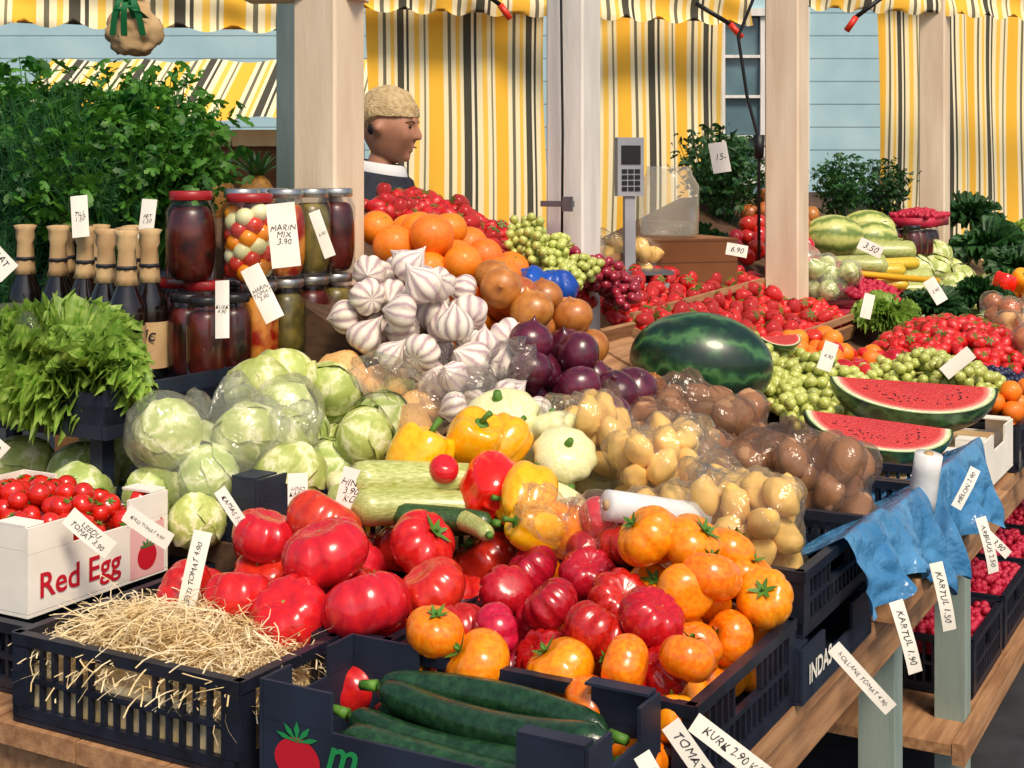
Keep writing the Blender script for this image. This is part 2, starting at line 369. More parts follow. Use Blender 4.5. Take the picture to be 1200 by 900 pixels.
def onion(sd,m,nm,lab,grp,nk=.45):
    mb=MB()
    def fn(t,ph):
        r=sin(ph)*(1+.02*sin(3*t+sd)); z=.9*cos(ph)
        if ph<.45:
            f=(.45-ph)/.45; r*=1-.55*f**.7; z+=nk*f**1.8
        if ph>2.9: z-=.1*(ph-2.9)/.24
        return (r*cos(t),r*sin(t),z)
    mb.rad(fn,26,24); return P(nm,mb.done(nm,m),lab,'onion',grp)
oni=[onion(s_,m_oni,'brown_onion','round brown onion with papery dry skin','brown onions heaped on the stall',n_) for s_,n_ in ((1,.15),(3,.3))]
oni2=[onion(s_,m_oni2,'red_onion','shiny dark purple red onion','red onions heaped on the stall',n_) for s_,n_ in ((1,.15),(3,.3))]
mb=MB(); mb.rad(lambda t,ph:(sin(ph)*cos(t)*(1+.01*sin(5*t)),sin(ph)*sin(t),.96*cos(ph)-.06*math.exp(-(ph/.25)**2)),30,20)
c=MB(); c.rev([(.07,.88),(.06,.93),(.02,.93)],8)
orange=[P('orange',mb.done('orange',m_or),'round bright orange with pored peel','orange','oranges heaped on the stall',(('stem_button',c.done('stem_button',m_cal),None),))]
def lump(sd,m,nm,lab,grp,cat,e=(1.25,.9,.8),nu=20,nv=14,amp=.12):
    mb=MB()
    def fn(t,ph):
        d=Vector((sin(ph)*cos(t),sin(ph)*sin(t),cos(ph))); r=1+amp*noise.noise(d*1.3+Vector((sd,sd,0)))*2
        return (d.x*r*e[0],d.y*r*e[1],d.z*r*e[2])
    mb.rad(fn,nu,nv); return P(nm,mb.done(nm,m),lab,cat,grp)
pot=[lump(s_*3.1,m_pot,'yellow_potato','small oval yellow potato inside clear bag','yellow potatoes in clear bags','potato') for s_ in (1,2,3)]
potb=[lump(s_*2.7,m_potb,'brown_potato','earthy brown potato inside tinted bag','brown potatoes in tinted bags','potato') for s_ in (1,2,3)]
swe=[lump(5,m_swe,'swede','tan orange swede root with rough skin','swedes on the stall','swede',(1.1,1,.9))]
apr=[lump(6,m_or,'apricot','small orange apricot in a punnet','apricots on the stall','apricot',(1,1,.95),16,12,.03)]
mb=MB()
def fnw(t,ph):
    d=(sin(ph)*cos(t),sin(ph)*sin(t),cos(ph)); return (1.35*d[2],d[0],.95*d[1])
mb.rad(fnw,40,26); wmel=mb.done('watermelon',m_wm); pmel=mb.done('pale_melon',m_mel)
def straw(sd):
    mb=MB()
    def fn(t,ph):
        r=abs(sin(ph))**.8*(1-.38*(ph/pi)**1.6); return (r*cos(t),r*sin(t),1.15*cos(ph)-.1*math.exp(-(ph/.3)**2)-.15)
    mb.rad(fn,12,9,0)
    for i in range(6):
        t=2*pi*i/6+sd; mb.add([(0,0,.93),(.35*cos(t-.3),.35*sin(t-.3),1.0),(.75*cos(t),.75*sin(t),.9),(.35*cos(t+.3),.35*sin(t+.3),1.0)],[(0,1,2,3)],1)
    return mb.done('strawberry',[m_str,m_cal])
strw=[P('strawberry',straw(s_),'ripe red strawberry with green leaf cap','strawberry','strawberries heaped on the stall') for s_ in (0,.5)]
def grapes(m,sd,nm,lab,grp):
    rr=random.Random(sd); pts=[]; mb=MB(); tries=0
    while len(pts)<42 and tries<4000:
        tries+=1
        t=rr.random(); rad_=.42*(1-.65*t)+.03; an=rr.uniform(0,6.28); q=rr.random()**.5*rad_
        p=Vector((t*1.2-.5,q*cos(an),q*sin(an)*.7))
        if all((p-o).length>.17 for o in pts): pts.append(p)
    for p in pts: mb.rad(lambda t,ph,p=p:(p.x+.115*cos(ph),p.y+.1*sin(ph)*cos(t),p.z+.1*sin(ph)*sin(t)),10,7)
    c=MB(); c.tube([(-.7,.02,.05),(-.4,0,.0),(.2,0,0),(.5,0,0)],[.03,.025,.02,.01],5)
    return P(nm,mb.done(nm,m),lab,'grapes',grp,(('stalk',c.done('stalk',m_scar),None),))
grg=[grapes(m_grg,s_,'green_grape_bunch','bunch of pale green grapes','bunches of green grapes on the stall') for s_ in (1,2)]
grr=[grapes(m_grr,s_,'red_grape_bunch','bunch of dark red grapes','bunches of red grapes on the stall') for s_ in (3,)]
def frill(sd,m,nm,n=34,L=1,tall=.8,ruf=.12,fq=26,wd=.6):
    rr=random.Random(sd); mb=MB()
    for k in range(n):
        az=rr.uniform(0,2*pi); el=rr.uniform(.1,1.45); ln=L*rr.uniform(.6,1); w=wd*rr.uniform(.8,1.2)*L; ph=rr.uniform(0,6)
        d=Vector((cos(az)*cos(el),sin(az)*cos(el),sin(el)*tall)); side=Vector((-sin(az),cos(az),0)); nrm=d.cross(side).normalized()
        def fn(u,v,d=d,side=side,nrm=nrm,ln=ln,w=w,ph=ph):
            # fan shaped leaf: frilled outer rim
            an=(u-.5)*2.0; rr_=v; x=rr_*sin(an)*w; y=ln*(.25+.75*rr_)*cos(an*.55)*rr_**.3
            e=v**3+ .4*abs(u-.5)*2*v
            p=d*y+side*x+nrm*(-.30*rr_*rr_*ln+.25*ln*(u-.5)**2*v)
            a=ruf*L*e
            return p+nrm*a*sin(u*fq+ph)+nrm*a*.6*sin(u*fq*2.3+ph*2)+d*a*.5*sin(u*fq*1.7+ph)
        mb.grid(fn,36,8)
    return mb.done(nm,m)
let_me=frill(3,m_let,'lettuce',64,1,.9,.13,40,.62); let2=frill(9,m_grn,'leafy_greens',36,1,.8,.08,24,.5); let3=frill(5,m_let,'lettuce',48,1,.75,.13,36,.6)
def parsley(sd,m,n=70):
    rr=random.Random(sd); mb=MB()
    for k in range(n):
        az=rr.uniform(0,2*pi); q=rr.random()**.5; top=Vector((cos(az)*q*.42,sin(az)*q*.42,.95-.35*q*q+rr.uniform(-.18,.12)))
        base=Vector((cos(az)*q*.08,sin(az)*q*.08,0)); mid=(base+top)/2+Vector((0,0,.06))
        mb.tube([base,mid,top],[.006,.005,.003],3)
        for j in range(14):
            tt=rr.uniform(.45,1.05); c=base.lerp(top,tt)+Vector((rr.gauss(0,.07),rr.gauss(0,.07),rr.gauss(0,.05)))
            q2=Euler((rr.uniform(-1,1),rr.uniform(-1,1),rr.uniform(0,6.28))).to_matrix(); s_=rr.uniform(.03,.07)
            for an in (-.95,0,.95):
                pts=[]
                for x,y in ((0,0),(.45,-.28),(.7,-.2),(.8,-.34),(1.1,0),(.8,.34),(.7,.2),(.45,.28)):
                    X=(x*cos(an)-y*sin(an))*s_; Y=(x*sin(an)+y*cos(an))*s_
                    pts.append(c+q2@Vector((X,Y,-.25*s_*x*x)))
                mb.add(pts,[tuple(range(8))])
    return mb.done('parsley_bunch',m,False)
def dill(sd,n=60):
    rr=random.Random(sd); mb=MB()
    for k in range(n):
        az=rr.uniform(0,2*pi); q=rr.random()**.5; top=Vector((cos(az)*q*.4,sin(az)*q*.4,1-.3*q*q+rr.uniform(-.2,.1)))
        base=Vector((cos(az)*q*.06,sin(az)*q*.06,0)); mb.tube([base,top],[.006,.003],3)
        for j in range(50):
            c=base.lerp(top,rr.uniform(.25,1)); d=Vector((rr.gauss(0,.6),rr.gauss(0,.6),rr.uniform(0,.9))).normalized()*rr.uniform(.06,.14)
            sd_=Vector((rr.gauss(0,1),rr.gauss(0,1),rr.gauss(0,1))).normalized()*.0035
            mb.add([c-sd_,c+sd_,c+d],[(0,1,2)])
    return mb.done('dill_bunch',m_dil,False)
parsP=[P('parsley_bunch',parsley(s_,m_par),'tall bunch of bright green parsley','herbs','bunches of fresh herbs standing upright') for s_ in (1,2,3)]
dillP=[P('dill_bunch',dill(s_),'feathery dark green bunch of dill','herbs','bunches of fresh herbs standing upright') for s_ in (1,2)]
darkP=[P('green_herb_bunch',parsley(7,m_grn,50),'dark green leafy herb bunch','herbs','bunches of fresh herbs standing upright')]
# ---------------------------------------------------------------- heaps
HP=np.zeros((6000,4)); HN=[0]
def reg(x,y,z,r): HP[HN[0]]=(x,y,z,r); HN[0]+=1
def rest(x,y,r,floor,sq=.86):
    z=floor+r*.85
    if HN[0]:
        A=HP[:HN[0]]; d2=(A[:,0]-x)**2+(A[:,1]-y)**2; rr=(A[:,3]+r)
        h=(rr*rr*sq-d2); k=h>0
        if k.any():
            zz=A[k,2]+np.sqrt(h[k]); zz=zz[A[k,2]>floor-.05]
            if len(zz): z=max(z,float(zz.max()))
    return z
def put(pl,a,b,r,floor,tilt=.6,sq=.86,rot=None,sc=None,zmax=9):
    w=S(a,b); z=min(rest(w.x,w.y,r,floor,sq),zmax); reg(w.x,w.y,z,r)
    p=R.choice(pl)
    if rot is None: rot=(R.gauss(0,tilt),R.gauss(0,tilt),R.uniform(0,6.28))
    return place(p,(w.x,w.y,z),rot,sc if sc is not None else r)
def fill(pl,n,a0,a1,b0,b1,floor,r,cap,tilt=.8,cand=14,jit=.12,sq=.78,rot=None,scl=None):
    """settle up to n items; none may rise above cap(a,b)"""
    miss=0
    for i in range(n):
        rr=r*(1+R.uniform(-jit,jit)); best=None
        for k in range(cand):
            a=R.uniform(a0,a1); b=R.uniform(b0,b1); w=S(a,b); fl=floor(a,b) if callable(floor) else floor
            cp=cap(a,b) if callable(cap) else cap
            z=rest(w.x,w.y,rr,fl,sq); s_=z-cp
            if best is None or s_<best[0]: best=(s_,a,b,fl)
        if best[0]>0:
            miss+=1
            if miss>4: return
            continue
        q=pl(best[1],best[2]) if callable(pl) else pl
        put(q,best[1],best[2],rr,best[3],tilt,sq,rot=rot() if rot else None,sc=scl)
def F(a,b):
    s_=.5 if a<1.9 else (.5-.15*min(1,(a-1.9)/.3) if a<3 else .35+.15*min(1,(a-3)/1))
    return .80+max(0,b-.38)*s_
def FF(k): return lambda a,b:F(max(a,1.03),b)+k
def dome(k,ca,cb,ra,rb,h): return lambda a,b:F(max(a,1.03),b)+k+h*(1-.8*((a-ca)/ra)**2-.8*((b-cb)/rb)**2)
def mass(protos,n,a0,a1,b0,b1,zf,r,nm,lab,cat):
    """many small items as one uncountable heap"""
    mb=MB(); o0=S((a0+a1)/2,(b0+b1)/2)
    bs=[([Vector(v.co) for v in p.mesh.vertices],[tuple(f.vertices) for f in p.mesh.polygons],[f.material_index for f in p.mesh.polygons]) for p in protos]
    for i in range(n):
        V,Fc,Mi=R.choice(bs); a=R.uniform(a0,a1); b=R.uniform(b0,b1); w=S(a,b)-o0; z=zf(a,b)+R.uniform(0,.012)
        M=Matrix.Translation((w.x,w.y,z))@Euler((R.gauss(0,1),R.gauss(0,1),R.uniform(0,6))).to_matrix().to_4x4()@Matrix.Scale(r*R.uniform(.85,1.15),4)
        o=len(mb.v); mb.v+=[tuple(M@v) for v in V]; mb.f+=[tuple(j+o for j in f) for f in Fc]; mb.m+=Mi
    ob=one(nm,mb.done(nm,list(protos[0].mesh.materials)),lab,cat,(o0.x,o0.y,0)); ob['kind']='stuff'
# ---------------------------------------------------------------- crates and cartons
def cratemesh(lx,ly,h,slot=.022):
    mb=MB(); t=.008
    mb.box(0,lx,0,ly,0,.006)
    def wall(L,horizontal,off):
        def bx(s0,s1,z0,z1,pr=0):
            if horizontal: mb.box(s0,s1,off-t/2-pr,off+t/2+pr,z0,z1)
            else: mb.box(off-t/2-pr,off+t/2+pr,s0,s1,z0,z1)
        bx(0,L,h-.016,h,.004); bx(.0,L,.007,.022,.001); bx(0,.03,.0225,h-.0165,.002); bx(L-.03,L,.0225,h-.0165,.002)
        bx(.031,L-.031,h*.5-.004,h*.5+.004,.001)
        n=int((L-.06)/slot)
        for i in range(1,n):
            s_=.03+(L-.06)*i/n
            bx(s_-.003,s_+.003,.0225,h*.5-.0045)
            if abs(s_-L/2)>=.045: bx(s_-.003,s_+.003,h*.5+.0045,h-.0165)
    wall(lx,True,t/2); wall(lx,True,ly-t/2); wall(ly,False,t/2+.001); wall(ly,False,lx-t/2-.001)
    return mb.done('produce_crate',m_crate,False)
def crate(a0,a1,b0,b1,z,h=.12,lab='black slotted plastic crate holding produce'):
    return one('produce_crate',cratemesh(a1-a0,b1-b0,h),lab,'crate',S(a0,b0,z),(0,0,YAW),group='black plastic crates on the stall')
def carton(a0,a1,b0,b1,z,h,m,lab,nm='produce_carton',dip=.035):
    lx,ly=a1-a0,b1-b0; mb=MB(); t=.005
    mb.box(0,lx,0,ly,0,.005)
    for y in (0,ly-t):
        mb.box(0,lx,y,y+t,.006,h-.04)
        mb.box(0,lx*.3,y,y+t,h-.0395,h); mb.box(lx*.7,lx,y,y+t,h-.0395,h)
    for x in (0,lx-t):
        mb.box(x,x+t,t+.001,ly-t-.001,.006,h-dip); mb.box(x,x+t,t+.001,ly*.2,h-dip+.0005,h); mb.box(x,x+t,ly*.76,ly-t-.001,h-dip+.0005,h)
    mb.box(0,lx*.12,t+.001,ly*.2,h+.0005,h+.004); mb.box(lx*.88,lx,t+.001,ly*.2,h+.0005,h+.004)
    return one(nm,mb.done(nm,m,False),lab,'carton',S(a0,b0,z),(0,0,YAW),group='cardboard produce cartons on the stall')
# ---------------------------------------------------------------- ground, table, rack
mb=MB(); mb.add([(-60,-60,0),(60,-60,0),(60,60,0),(-60,60,0)],[(0,1,2,3)])
gr=bpy.data.objects.new('ground',mb.done('ground',mat('paving','26262a','36353a',9,.85,.5,20),False)); gr['kind']='structure'; gr['label']='grey paved market ground under the stalls'; gr['category']='ground'; COL.objects.link(gr)
tb=MB(); n=14
for i in range(n):
    y0=i*2.3/n; tb.box(0,7.5,y0,y0+2.3/n-.004,.69,.72)
table=one('market_table',tb.done('table_top',m_wood,False),'long plank table of weathered wood carrying produce crates','table',S(0,0,0),(0,0,YAW))
ap=MB(); ap.box(0.01,7.5,.02,.045,.60,.689); ap.box(.02,.045,.046,2.3,.60,.689); part('apron',ap.done('apron',m_wood,False),table)
for a in (.05,1.38,2.05,3.6,5.2):
    lg=MB(); lg.box(a,a+.07,.05,.12,0,.688); part('leg',lg.done('leg',m_leg,False),table)
for a in (.05,2.2,4.4): 
    lg=MB(); lg.box(a,a+.06,2.1,2.16,0,.688); part('leg',lg.done('leg',m_leg,False),table)
sh=MB(); sh.box(1.9,7.4,.05,.9,.17,.195); sh.box(1.9,7.4,.02,.048,.15,.20); part('lower_shelf',sh.done('lower_shelf',m_wood,False),table)
for a0,a1,z,h in ((1.04,1.5,.723,.035),(1.6,2.1,.723,.02)):
    mb=MB(); mb.box(0,a1-a0,0,.1,0,h); one('wooden_batten',mb.done('wooden_batten',m_wood,False),'short raw wooden batten under a crate','batten',S(a0,-.04,z),(0,0,YAW),group='wooden battens')
mb=MB()
def rk(u,v):
    a=1.03+u*5.4; b=.37+v*1.2; return S(a,b,F(a,b)-.006)-S(0,0,0)
mb.grid(rk,40,12)
def rk2(u,v):
    a=1.03+u*5.4; b=.37; return S(a,b,.722+v*(F(a,b)-.728))-S(0,0,0)
mb.grid(rk2,40,1)
def rk3(u,v):
    b=.37+u*1.2; a=1.03; return S(a,b,.722+v*(F(a,b)-.728))-S(0,0,0)
mb.grid(rk3,8,1)
one('display_rack',mb.done('display_rack',m_wood2,False),'sloping dark wooden display rack on the table','rack',S(0,0,0))
# ---------------------------------------------------------------- cucumber tray
tray=carton(0.0,.20,.04,.50,.722,.14,m_cart,'dark blue carton tray with a red tomato emblem',nm='cucumber_carton',dip=.048)
def facemat(y,z,x=-.0016):
    return Matrix.Translation((x,y,z))@Matrix.Rotation(-pi/2,4,'Z')@Matrix.Rotation(pi/2,4,'X')
lg=MB(); KK=28
lg.add([(0,0,0)]+[(.033*cos(2*pi*i/KK)*(1+.06*cos(4*pi*i/KK)),.028*sin(2*pi*i/KK)-.002,0) for i in range(KK)],[(0,1+i,1+(i+1)%KK) for i in range(KK)],0)
for i in range(5):
    t=pi/2+(i-2)*.62; lg.add([(0,.02,.0006),(.022*cos(t-.2),.02+.016*sin(t-.2),.0006),(.034*cos(t),.02+.026*sin(t),.0006),(.022*cos(t+.2),.02+.016*sin(t+.2),.0006)],[(0,1,2,3)],1)
e=part('emblem',lg.done('emblem',[m_redink,m_grink]),tray); e.matrix_local=facemat(.40,.052)
e=part('writing',textmesh('m',.06,m_grink,.001,.3),tray); e.matrix_local=facemat(.335,.066)
for i,(a,b,dz,L,ry) in enumerate([(.035,.27,0,.34,0),(.08,.25,0,.36,.02),(.125,.27,0,.36,-.02),(.165,.27,0,.36,-.02),(.05,.25,.035,.33,.05),(.10,.26,.036,.36,-.03),(.15,.25,.036,.36,.04),(.12,.24,.066,.36,.09),(.165,.26,.068,.35,.02)]):
    w=S(a,b,.752+dz); place(cuc[i%3],w,(R.uniform(0,6),R.uniform(-.02,.02),YAW+pi/2-ry+ (pi if i%2 else 0)),L)
    for q in (-.1,-.05,0,.05,.1):
        ww=S(a,b+q); reg(ww.x,ww.y,.752+dz,.02)
# ---------------------------------------------------------------- tomato crates
crate(.21,.60,0.0,.44,.724,.125,'black slotted crate heaped with orange and ribbed tomatoes')
def kind(a,b):
    n_=noise.noise(Vector((a*9,b*9,3)))*.35
    if a<.285+.04*sin(b*14): return ora
    if b<.27-(.62-a)*.75+n_*.12: return ora
    if a>.48 and b>.34: return ora if R.random()<.6 else rib
    return rib if R.random()<.84 else ora
fill(kind,95,.20,.61,.02,.43,.735,.043,lambda a,b:.872+max(0,a-.2)*.16-.05*max(0,(.06-b)/.06),.75,26,.14,.74)
for a,b,r,z in ((.53,.13,.048,.955),(.50,.19,.047,.965),(.55,.20,.046,.955),(.60,.10,.044,.93),(.47,.08,.045,.93)): put(ora,a,b,r,.735,.5,zmax=z)
crate(.23,.62,.46,.88,.724,.125,'black slotted crate heaped with red beef tomatoes')
fill(beef,60,.21,.62,.475,.90,.735,.057,lambda a,b:.868+max(0,min(a,.46)-.22)*.24-.04*max(0,(b-.82)/.08)-.35*max(0,.60-b)*max(0,a-.3)-.25*max(0,a-.46),.45,26,.14,.74)
for a,b,r,z in ((.43,.72,.062,.94),(.38,.80,.055,.92),(.33,.64,.066,.925)): put(beef,a,b,r,.735,.3,zmax=z)
# straw crate
crate(0.01,.225,.54,.95,.722,.125,'black slotted crate filled with straw')
mb=MB()
for i in range(3400):
    c0=Vector((R.uniform(.015,.19),R.uniform(.015,.385),.07+R.random()*.05)); q=R.uniform(0,6.28); L=R.uniform(.03,.075); cv=R.gauss(0,1.3)
    c0.z+= .045*max(0,1-((c0.x-.11)/.1)**2-((c0.y-.2)/.2)**2)
    pts=[]; p=c0.copy(); el=R.gauss(0,.3)
    for j in range(5):
        pts.append(p.copy()); p=p+Vector((cos(q)*cos(el),sin(q)*cos(el),sin(el)))*L/4; q+=cv*.4; el-=.14
    w=.0010; v=[]
    for p in pts: v+=[(p.x-w*sin(q),p.y+w*cos(q),p.z),(p.x+w*sin(q),p.y-w*cos(q),p.z+.0006)]
    mb.add(v,[(2*j,2*j+1,2*j+3,2*j+2) for j in range(4)])
mb.box(.012,.2,.012,.39,.007,.075)
o=one('straw_bedding',mb.done('straw_bedding',m_straw,False),'loose golden straw bedding filling a crate','straw',S(.012,.545,.722),(0,0,YAW)); o['kind']='stuff'
# red lettered carton
crate(.08,.48,.99,1.38,.722,.105,'black slotted crate under a cherry tomato carton')
rb=carton(.10,.40,1.02,1.36,.829,.135,m_white,'white and pink carton printed with red lettering',nm='tomato_carton')
def fy(x,z,y=-.0016): return Matrix.Translation((x,y,z))@TXT
e=part('writing',textmesh('Red Egg',.053,m_redink,.0008),rb); e.matrix_local=fy(.105,.042)
lg=MB(); lg.add([(0,0,0)]+[(.022*cos(2*pi*i/KK),.022*sin(2*pi*i/KK),0) for i in range(KK)],[(0,1+i,1+(i+1)%KK) for i in range(KK)])
for i in range(5):
    t=pi/2+(i-2)*.62; lg.add([(0,.014,.0006),(.012*cos(t-.2),.014+.01*sin(t-.2),.0006),(.019*cos(t),.014+.016*sin(t),.0006),(.012*cos(t+.2),.014+.01*sin(t+.2),.0006)],[(0,1,2,3)],1)
e=part('emblem',lg.done('emblem',[m_redink,m_grink]),rb); e.matrix_local=fy(.250,.036)
lg=MB(); lg.add([(0,0,0),(.078,0,0),(.078,.085,0),(0,.085,0)],[(0,1,2,3)]); e=part('printed_panel',lg.done('printed_panel',m_pinkc),rb); e.matrix_local=fy(.212,.004,-.0008)
fill(cherry,170,.115,.385,1.035,1.345,.90,.018,lambda a,b:.958+.022*(1-((a-.25)/.14)**2-((b-1.19)/.16)**2),.7,14)
mb=MB(); mb.box(0,.28,0,.32,0,.055); one('carton_filling',mb.done('carton_filling',m_kraft,False),'brown paper filling inside the white carton','packing paper',S(.11,1.03,.836),(0,0,YAW),group='packing paper')
# ---------------------------------------------------------------- pepper area
mb=MB(); mb.box(0,.4,0,.44,0,.07); one('wooden_riser',mb.done('wooden_riser',m_wood2,False),'dark wooden riser block under crates','riser',S(.63,.44,.722),(0,0,YAW),group='wooden risers')
crate(.64,1.02,.45,.87,.794,.12,'black slotted crate heaped with peppers and squash')
fill(patty+pep_y,30,.66,1.0,.47,.84,.81,.05,lambda a,b:.93+.06*(a-.66)/.34,.6,16)
for pl,a,b,r,rt,z in ((pep_y,.64,.675,.060,(.3,.35,1),1.025),(pep_y,.73,.62,.056,(.5,.4,0),1.045),(pep_r,.640,.525,.066,(.9,.9,2.6),1.045),(pep_y,.60,.44,.052,(.9,-.3,3),.975),(pep_y,.56,.405,.045,(1.2,.2,5),.94),(pep_y,.62,.46,.045,(1.2,.2,5),.955),(patty,.83,.49,.055,(.7,.2,0),1.0),(patty,.90,.66,.070,(.35,-.2,0),1.065),(patty,.74,.45,.05,(.2,.6,1),.965),(patty,.93,.56,.055,(.4,.2,3),1.02),(pep_y,.78,.585,.048,(.2,.8,1),1.02)):
    put(pl,a,b,r,.80,rot=rt,zmax=z)
place(small_tom[0],S(.60,.60,1.005),(.4,.2,0),.026)
for pl,a,b,z,L,ya,el in ((zuc,.585,.635,.985,.25,.30,-.05),(zuc,.555,.615,.950,.23,.22,-.05),(zdk,.535,.56,.94,.17,-.25,.0),(zuc,.525,.50,.94,.13,-1.1,0),(zdk,.58,.55,.925,.18,.1,0),(zuc,.60,.72,.945,.2,.3,0)):
    place(pl[0],S(a,b,z),(0,el,ya+pi),L)
# ---------------------------------------------------------------- bags
def bagof(pl,n,a,b,floor,ra,r,m,lab,h=.13,neck=.03,name='produce_bag',grp='bags of potatoes on the stall',items=True,seed=0):
    c=S(a,b); rr=random.Random(seed+int(a*100)); sp=[]
    for i in range(n):
        best=None
        for k in range(24):
            t=rr.uniform(0,6.28); q=ra*rr.random()**.5; q=min(q,ra-r*.8)
            x,y=c.x+q*cos(t),c.y+q*sin(t); z=floor+r*.9+.003
            for (px,py,pz) in sp:
                d2=(x-px)**2+(y-py)**2; hh=(2*r)**2*.72-d2
                if hh>0: z=max(z,pz+math.sqrt(hh))
            s_=z+.35*q*(q/ra)
            if best is None or s_<best[0]: best=(s_,x,y,z)
        if best[3]>floor+h: continue
        sp.append(best[1:])
        if items: place(rr.choice(pl),best[1:],(rr.uniform(0,6),rr.uniform(0,6),rr.uniform(0,6)),r)
    A=np.array(sp); top=float(A[:,2].max()); cc=Vector((c.x,c.y,(floor+top)/2))
    nu,nv=72,48; mb=MB(); Dm=np.zeros((nv+1,nu,3))
    for j in range(nv+1):
        for i in range(nu):
            ph=pi*j/nv; t=2*pi*i/nu; Dm[j,i]=(sin(ph)*cos(t),sin(ph)*sin(t),cos(ph))
    rel=A-np.array(cc); D=Dm.reshape(-1,3); dot=D@rel.T; per=(rel**2).sum(1)[None,:]-dot**2; rs=(r*1.16)**2
    ex=np.where(per<rs,dot+np.sqrt(np.maximum(rs-per,0)),0).max(1); ex=np.maximum(ex,min(ra*.8,(top-floor)*.6)).reshape(nv+1,nu)
    for it in range(8):
        sm=(np.roll(ex,1,1)+np.roll(ex,-1,1)+np.vstack([ex[:1],ex[:-1]])+np.vstack([ex[1:],ex[-1:]]))/4; ex=np.maximum(ex*.99,sm*.6+ex*.4)
    ex=ex*1.02+.003
    ta=rr.uniform(0,6.28); tv=Vector((cos(ta)*.8,sin(ta)*.8-.3,.75)).normalized()
    def fn(t,ph):
        j=int(round(ph/pi*nv)); i=int(round(t/(2*pi)*nu))%nu
        if j in (0,nv): i=0
        d=Dm[j,i]; e=ex[j,i] if j not in (0,nv) else ex[j].mean(); dv=Vector(d)
        e*=1+.05*noise.noise(dv*4+Vector((seed,0,0)))+.05*(.5-abs(noise.noise(dv*7+Vector((0,seed,0)))))
        g_=dv.dot(tv)
        if g_>.86:
            f=(g_-.86)/.14; e+=neck*f**.7*(1+.5*sin(t*7+seed)+.4*noise.noise(dv*22))
        p=dv*float(e)+cc; p.z=max(p.z,floor+.0015); return p-Vector((cc.x,cc.y,floor))
    mb.rad(fn,nu,nv)
    return one(name,mb.done(name,m),lab,'bag',(cc.x,cc.y,floor),group=grp)
ic=carton(.60,.98,-.012,.40,.722,.08,m_cart,'dark low carton with white lettering',nm='lettered_carton')
e=part('writing',textmesh('INDAS',.040,m_white,.001),ic); e.matrix_local=fy(.085,.036)
crate(.64,1.03,0.0,.42,.806,.10,'black slotted crate holding bagged yellow potatoes')
YL='clear plastic bag full of yellow potatoes'
for i,(a,b,fl,ra,h) in enumerate(((.76,.13,.83,.088,.16),(.72,.30,.83,.08,.13),(.90,.35,.90,.08,.12),(.97,.49,.94,.08,.12),(.91,.17,.84,.080,.13),(1.06,.40,.92,.07,.09),(.66,.24,.82,.05,.06))):
    bagof(pot,44,a,b,fl,ra,.028,m_clear,YL,h=h,neck=.03,seed=i+1)
bagof(small_tom,9,.60,.345,.87,.06,.034,m_clear,'clear bag holding a few pink tomatoes',h=.09,neck=.09,seed=6,grp='bagged tomatoes')
BL='brown tinted plastic bag full of potatoes'
for i,(a,b,fl,ra,h) in enumerate(((1.22,.15,.83,.11,.14),(1.20,.34,.84,.11,.12),(1.46,.46,.89,.13,.11),(1.18,.56,.90,.12,.10),(1.42,.27,.83,.10,.10),(1.33,.58,.91,.10,.10))):
    bagof(potb,30,a,b,fl,ra,.036,m_brbag,BL,h=h,neck=.035,seed=17+i)
# cabbages
mb=MB(); mb.box(0,.5,0,.35,0,.14); one('wooden_riser',mb.done('wooden_riser',m_wood2,False),'dark wooden riser block under crates','riser',S(.48,.89,.722),(0,0,YAW),group='wooden risers')
carton(.49,.97,.90,1.19,.864,.11,m_cart,'dark open carton holding green cabbages')
carton(.50,.92,1.22,1.60,.80,.11,m_cart,'dark open carton holding green cabbages')
fill(cab,22,.60,.95,.93,1.16,.875,.066,lambda a,b:.95+.2*max(0,a-.55),.8,20)
for a,b,r,z in ((.80,.90,.060,1.0),(.74,1.10,.07,1.08),(.84,1.12,.068,1.09),(.92,1.06,.062,1.06)): put(cab,a,b,r,.875,.7,zmax=z)
for a,b,z,r in ((.47,1.12,.93,.058),(.56,1.38,.92,.07),(.52,1.50,.93,.07),(.66,1.40,.94,.07),(.46,1.28,.92,.06),(.45,1.0,.90,.05)):
    place(R.choice(cab),S(a,b,z),(R.uniform(0,6),R.uniform(0,6),0),r)
CL='milky plastic bag wrapped around cabbages'
bagof(cab,5,.545,1.06,.90,.12,.062,m_milky,CL,h=.14,neck=.04,seed=12,grp='bagged cabbages')
bagof(cab,4,.68,1.0,.94,.10,.058,m_milky,CL,h=.13,neck=.04,seed=13,grp='bagged cabbages')
for a,b,z,r in ((.95,1.06,1.08,.055),(1.0,.99,1.06,.05),(1.0,.9,1.02,.045),(.93,.88,1.0,.045)): place(swe[0],S(a,b,z),(.3,.2,a*9),r)
# ---------------------------------------------------------------- mid heaps
fill(gar,130,.96,1.23,.78,1.08,FF(.0),.037,dome(.06,1.11,.96,.2,.26,.15),.9,18,.18)
fill(gar,24,.96,1.06,.64,.80,FF(.02),.033,dome(.05,1.02,.72,.12,.12,.07),.9,14)
fill(oni2,70,1.10,1.34,.54,.76,FF(.02),.046,dome(.09,1.21,.66,.18,.18,.11),.6,16)
fill(oni,60,1.24,1.50,.70,.94,FF(.02),.048,dome(.08,1.35,.82,.18,.18,.17),.6,16)
fill(oni,24,1.38,1.54,.56,.70,FF(0),.04,dome(.04,1.46,.64,.15,.12,.08),.6,14)
fill(orange,30,1.34,1.66,.94,1.28,FF(.04),.048,dome(.06,1.45,1.10,.26,.26,.13),.8,16)
mass(apr,70,1.2,1.45,.88,1.0,FF(.04),.03,'apricot_heap','heap of small orange apricots beside the oranges','apricots')
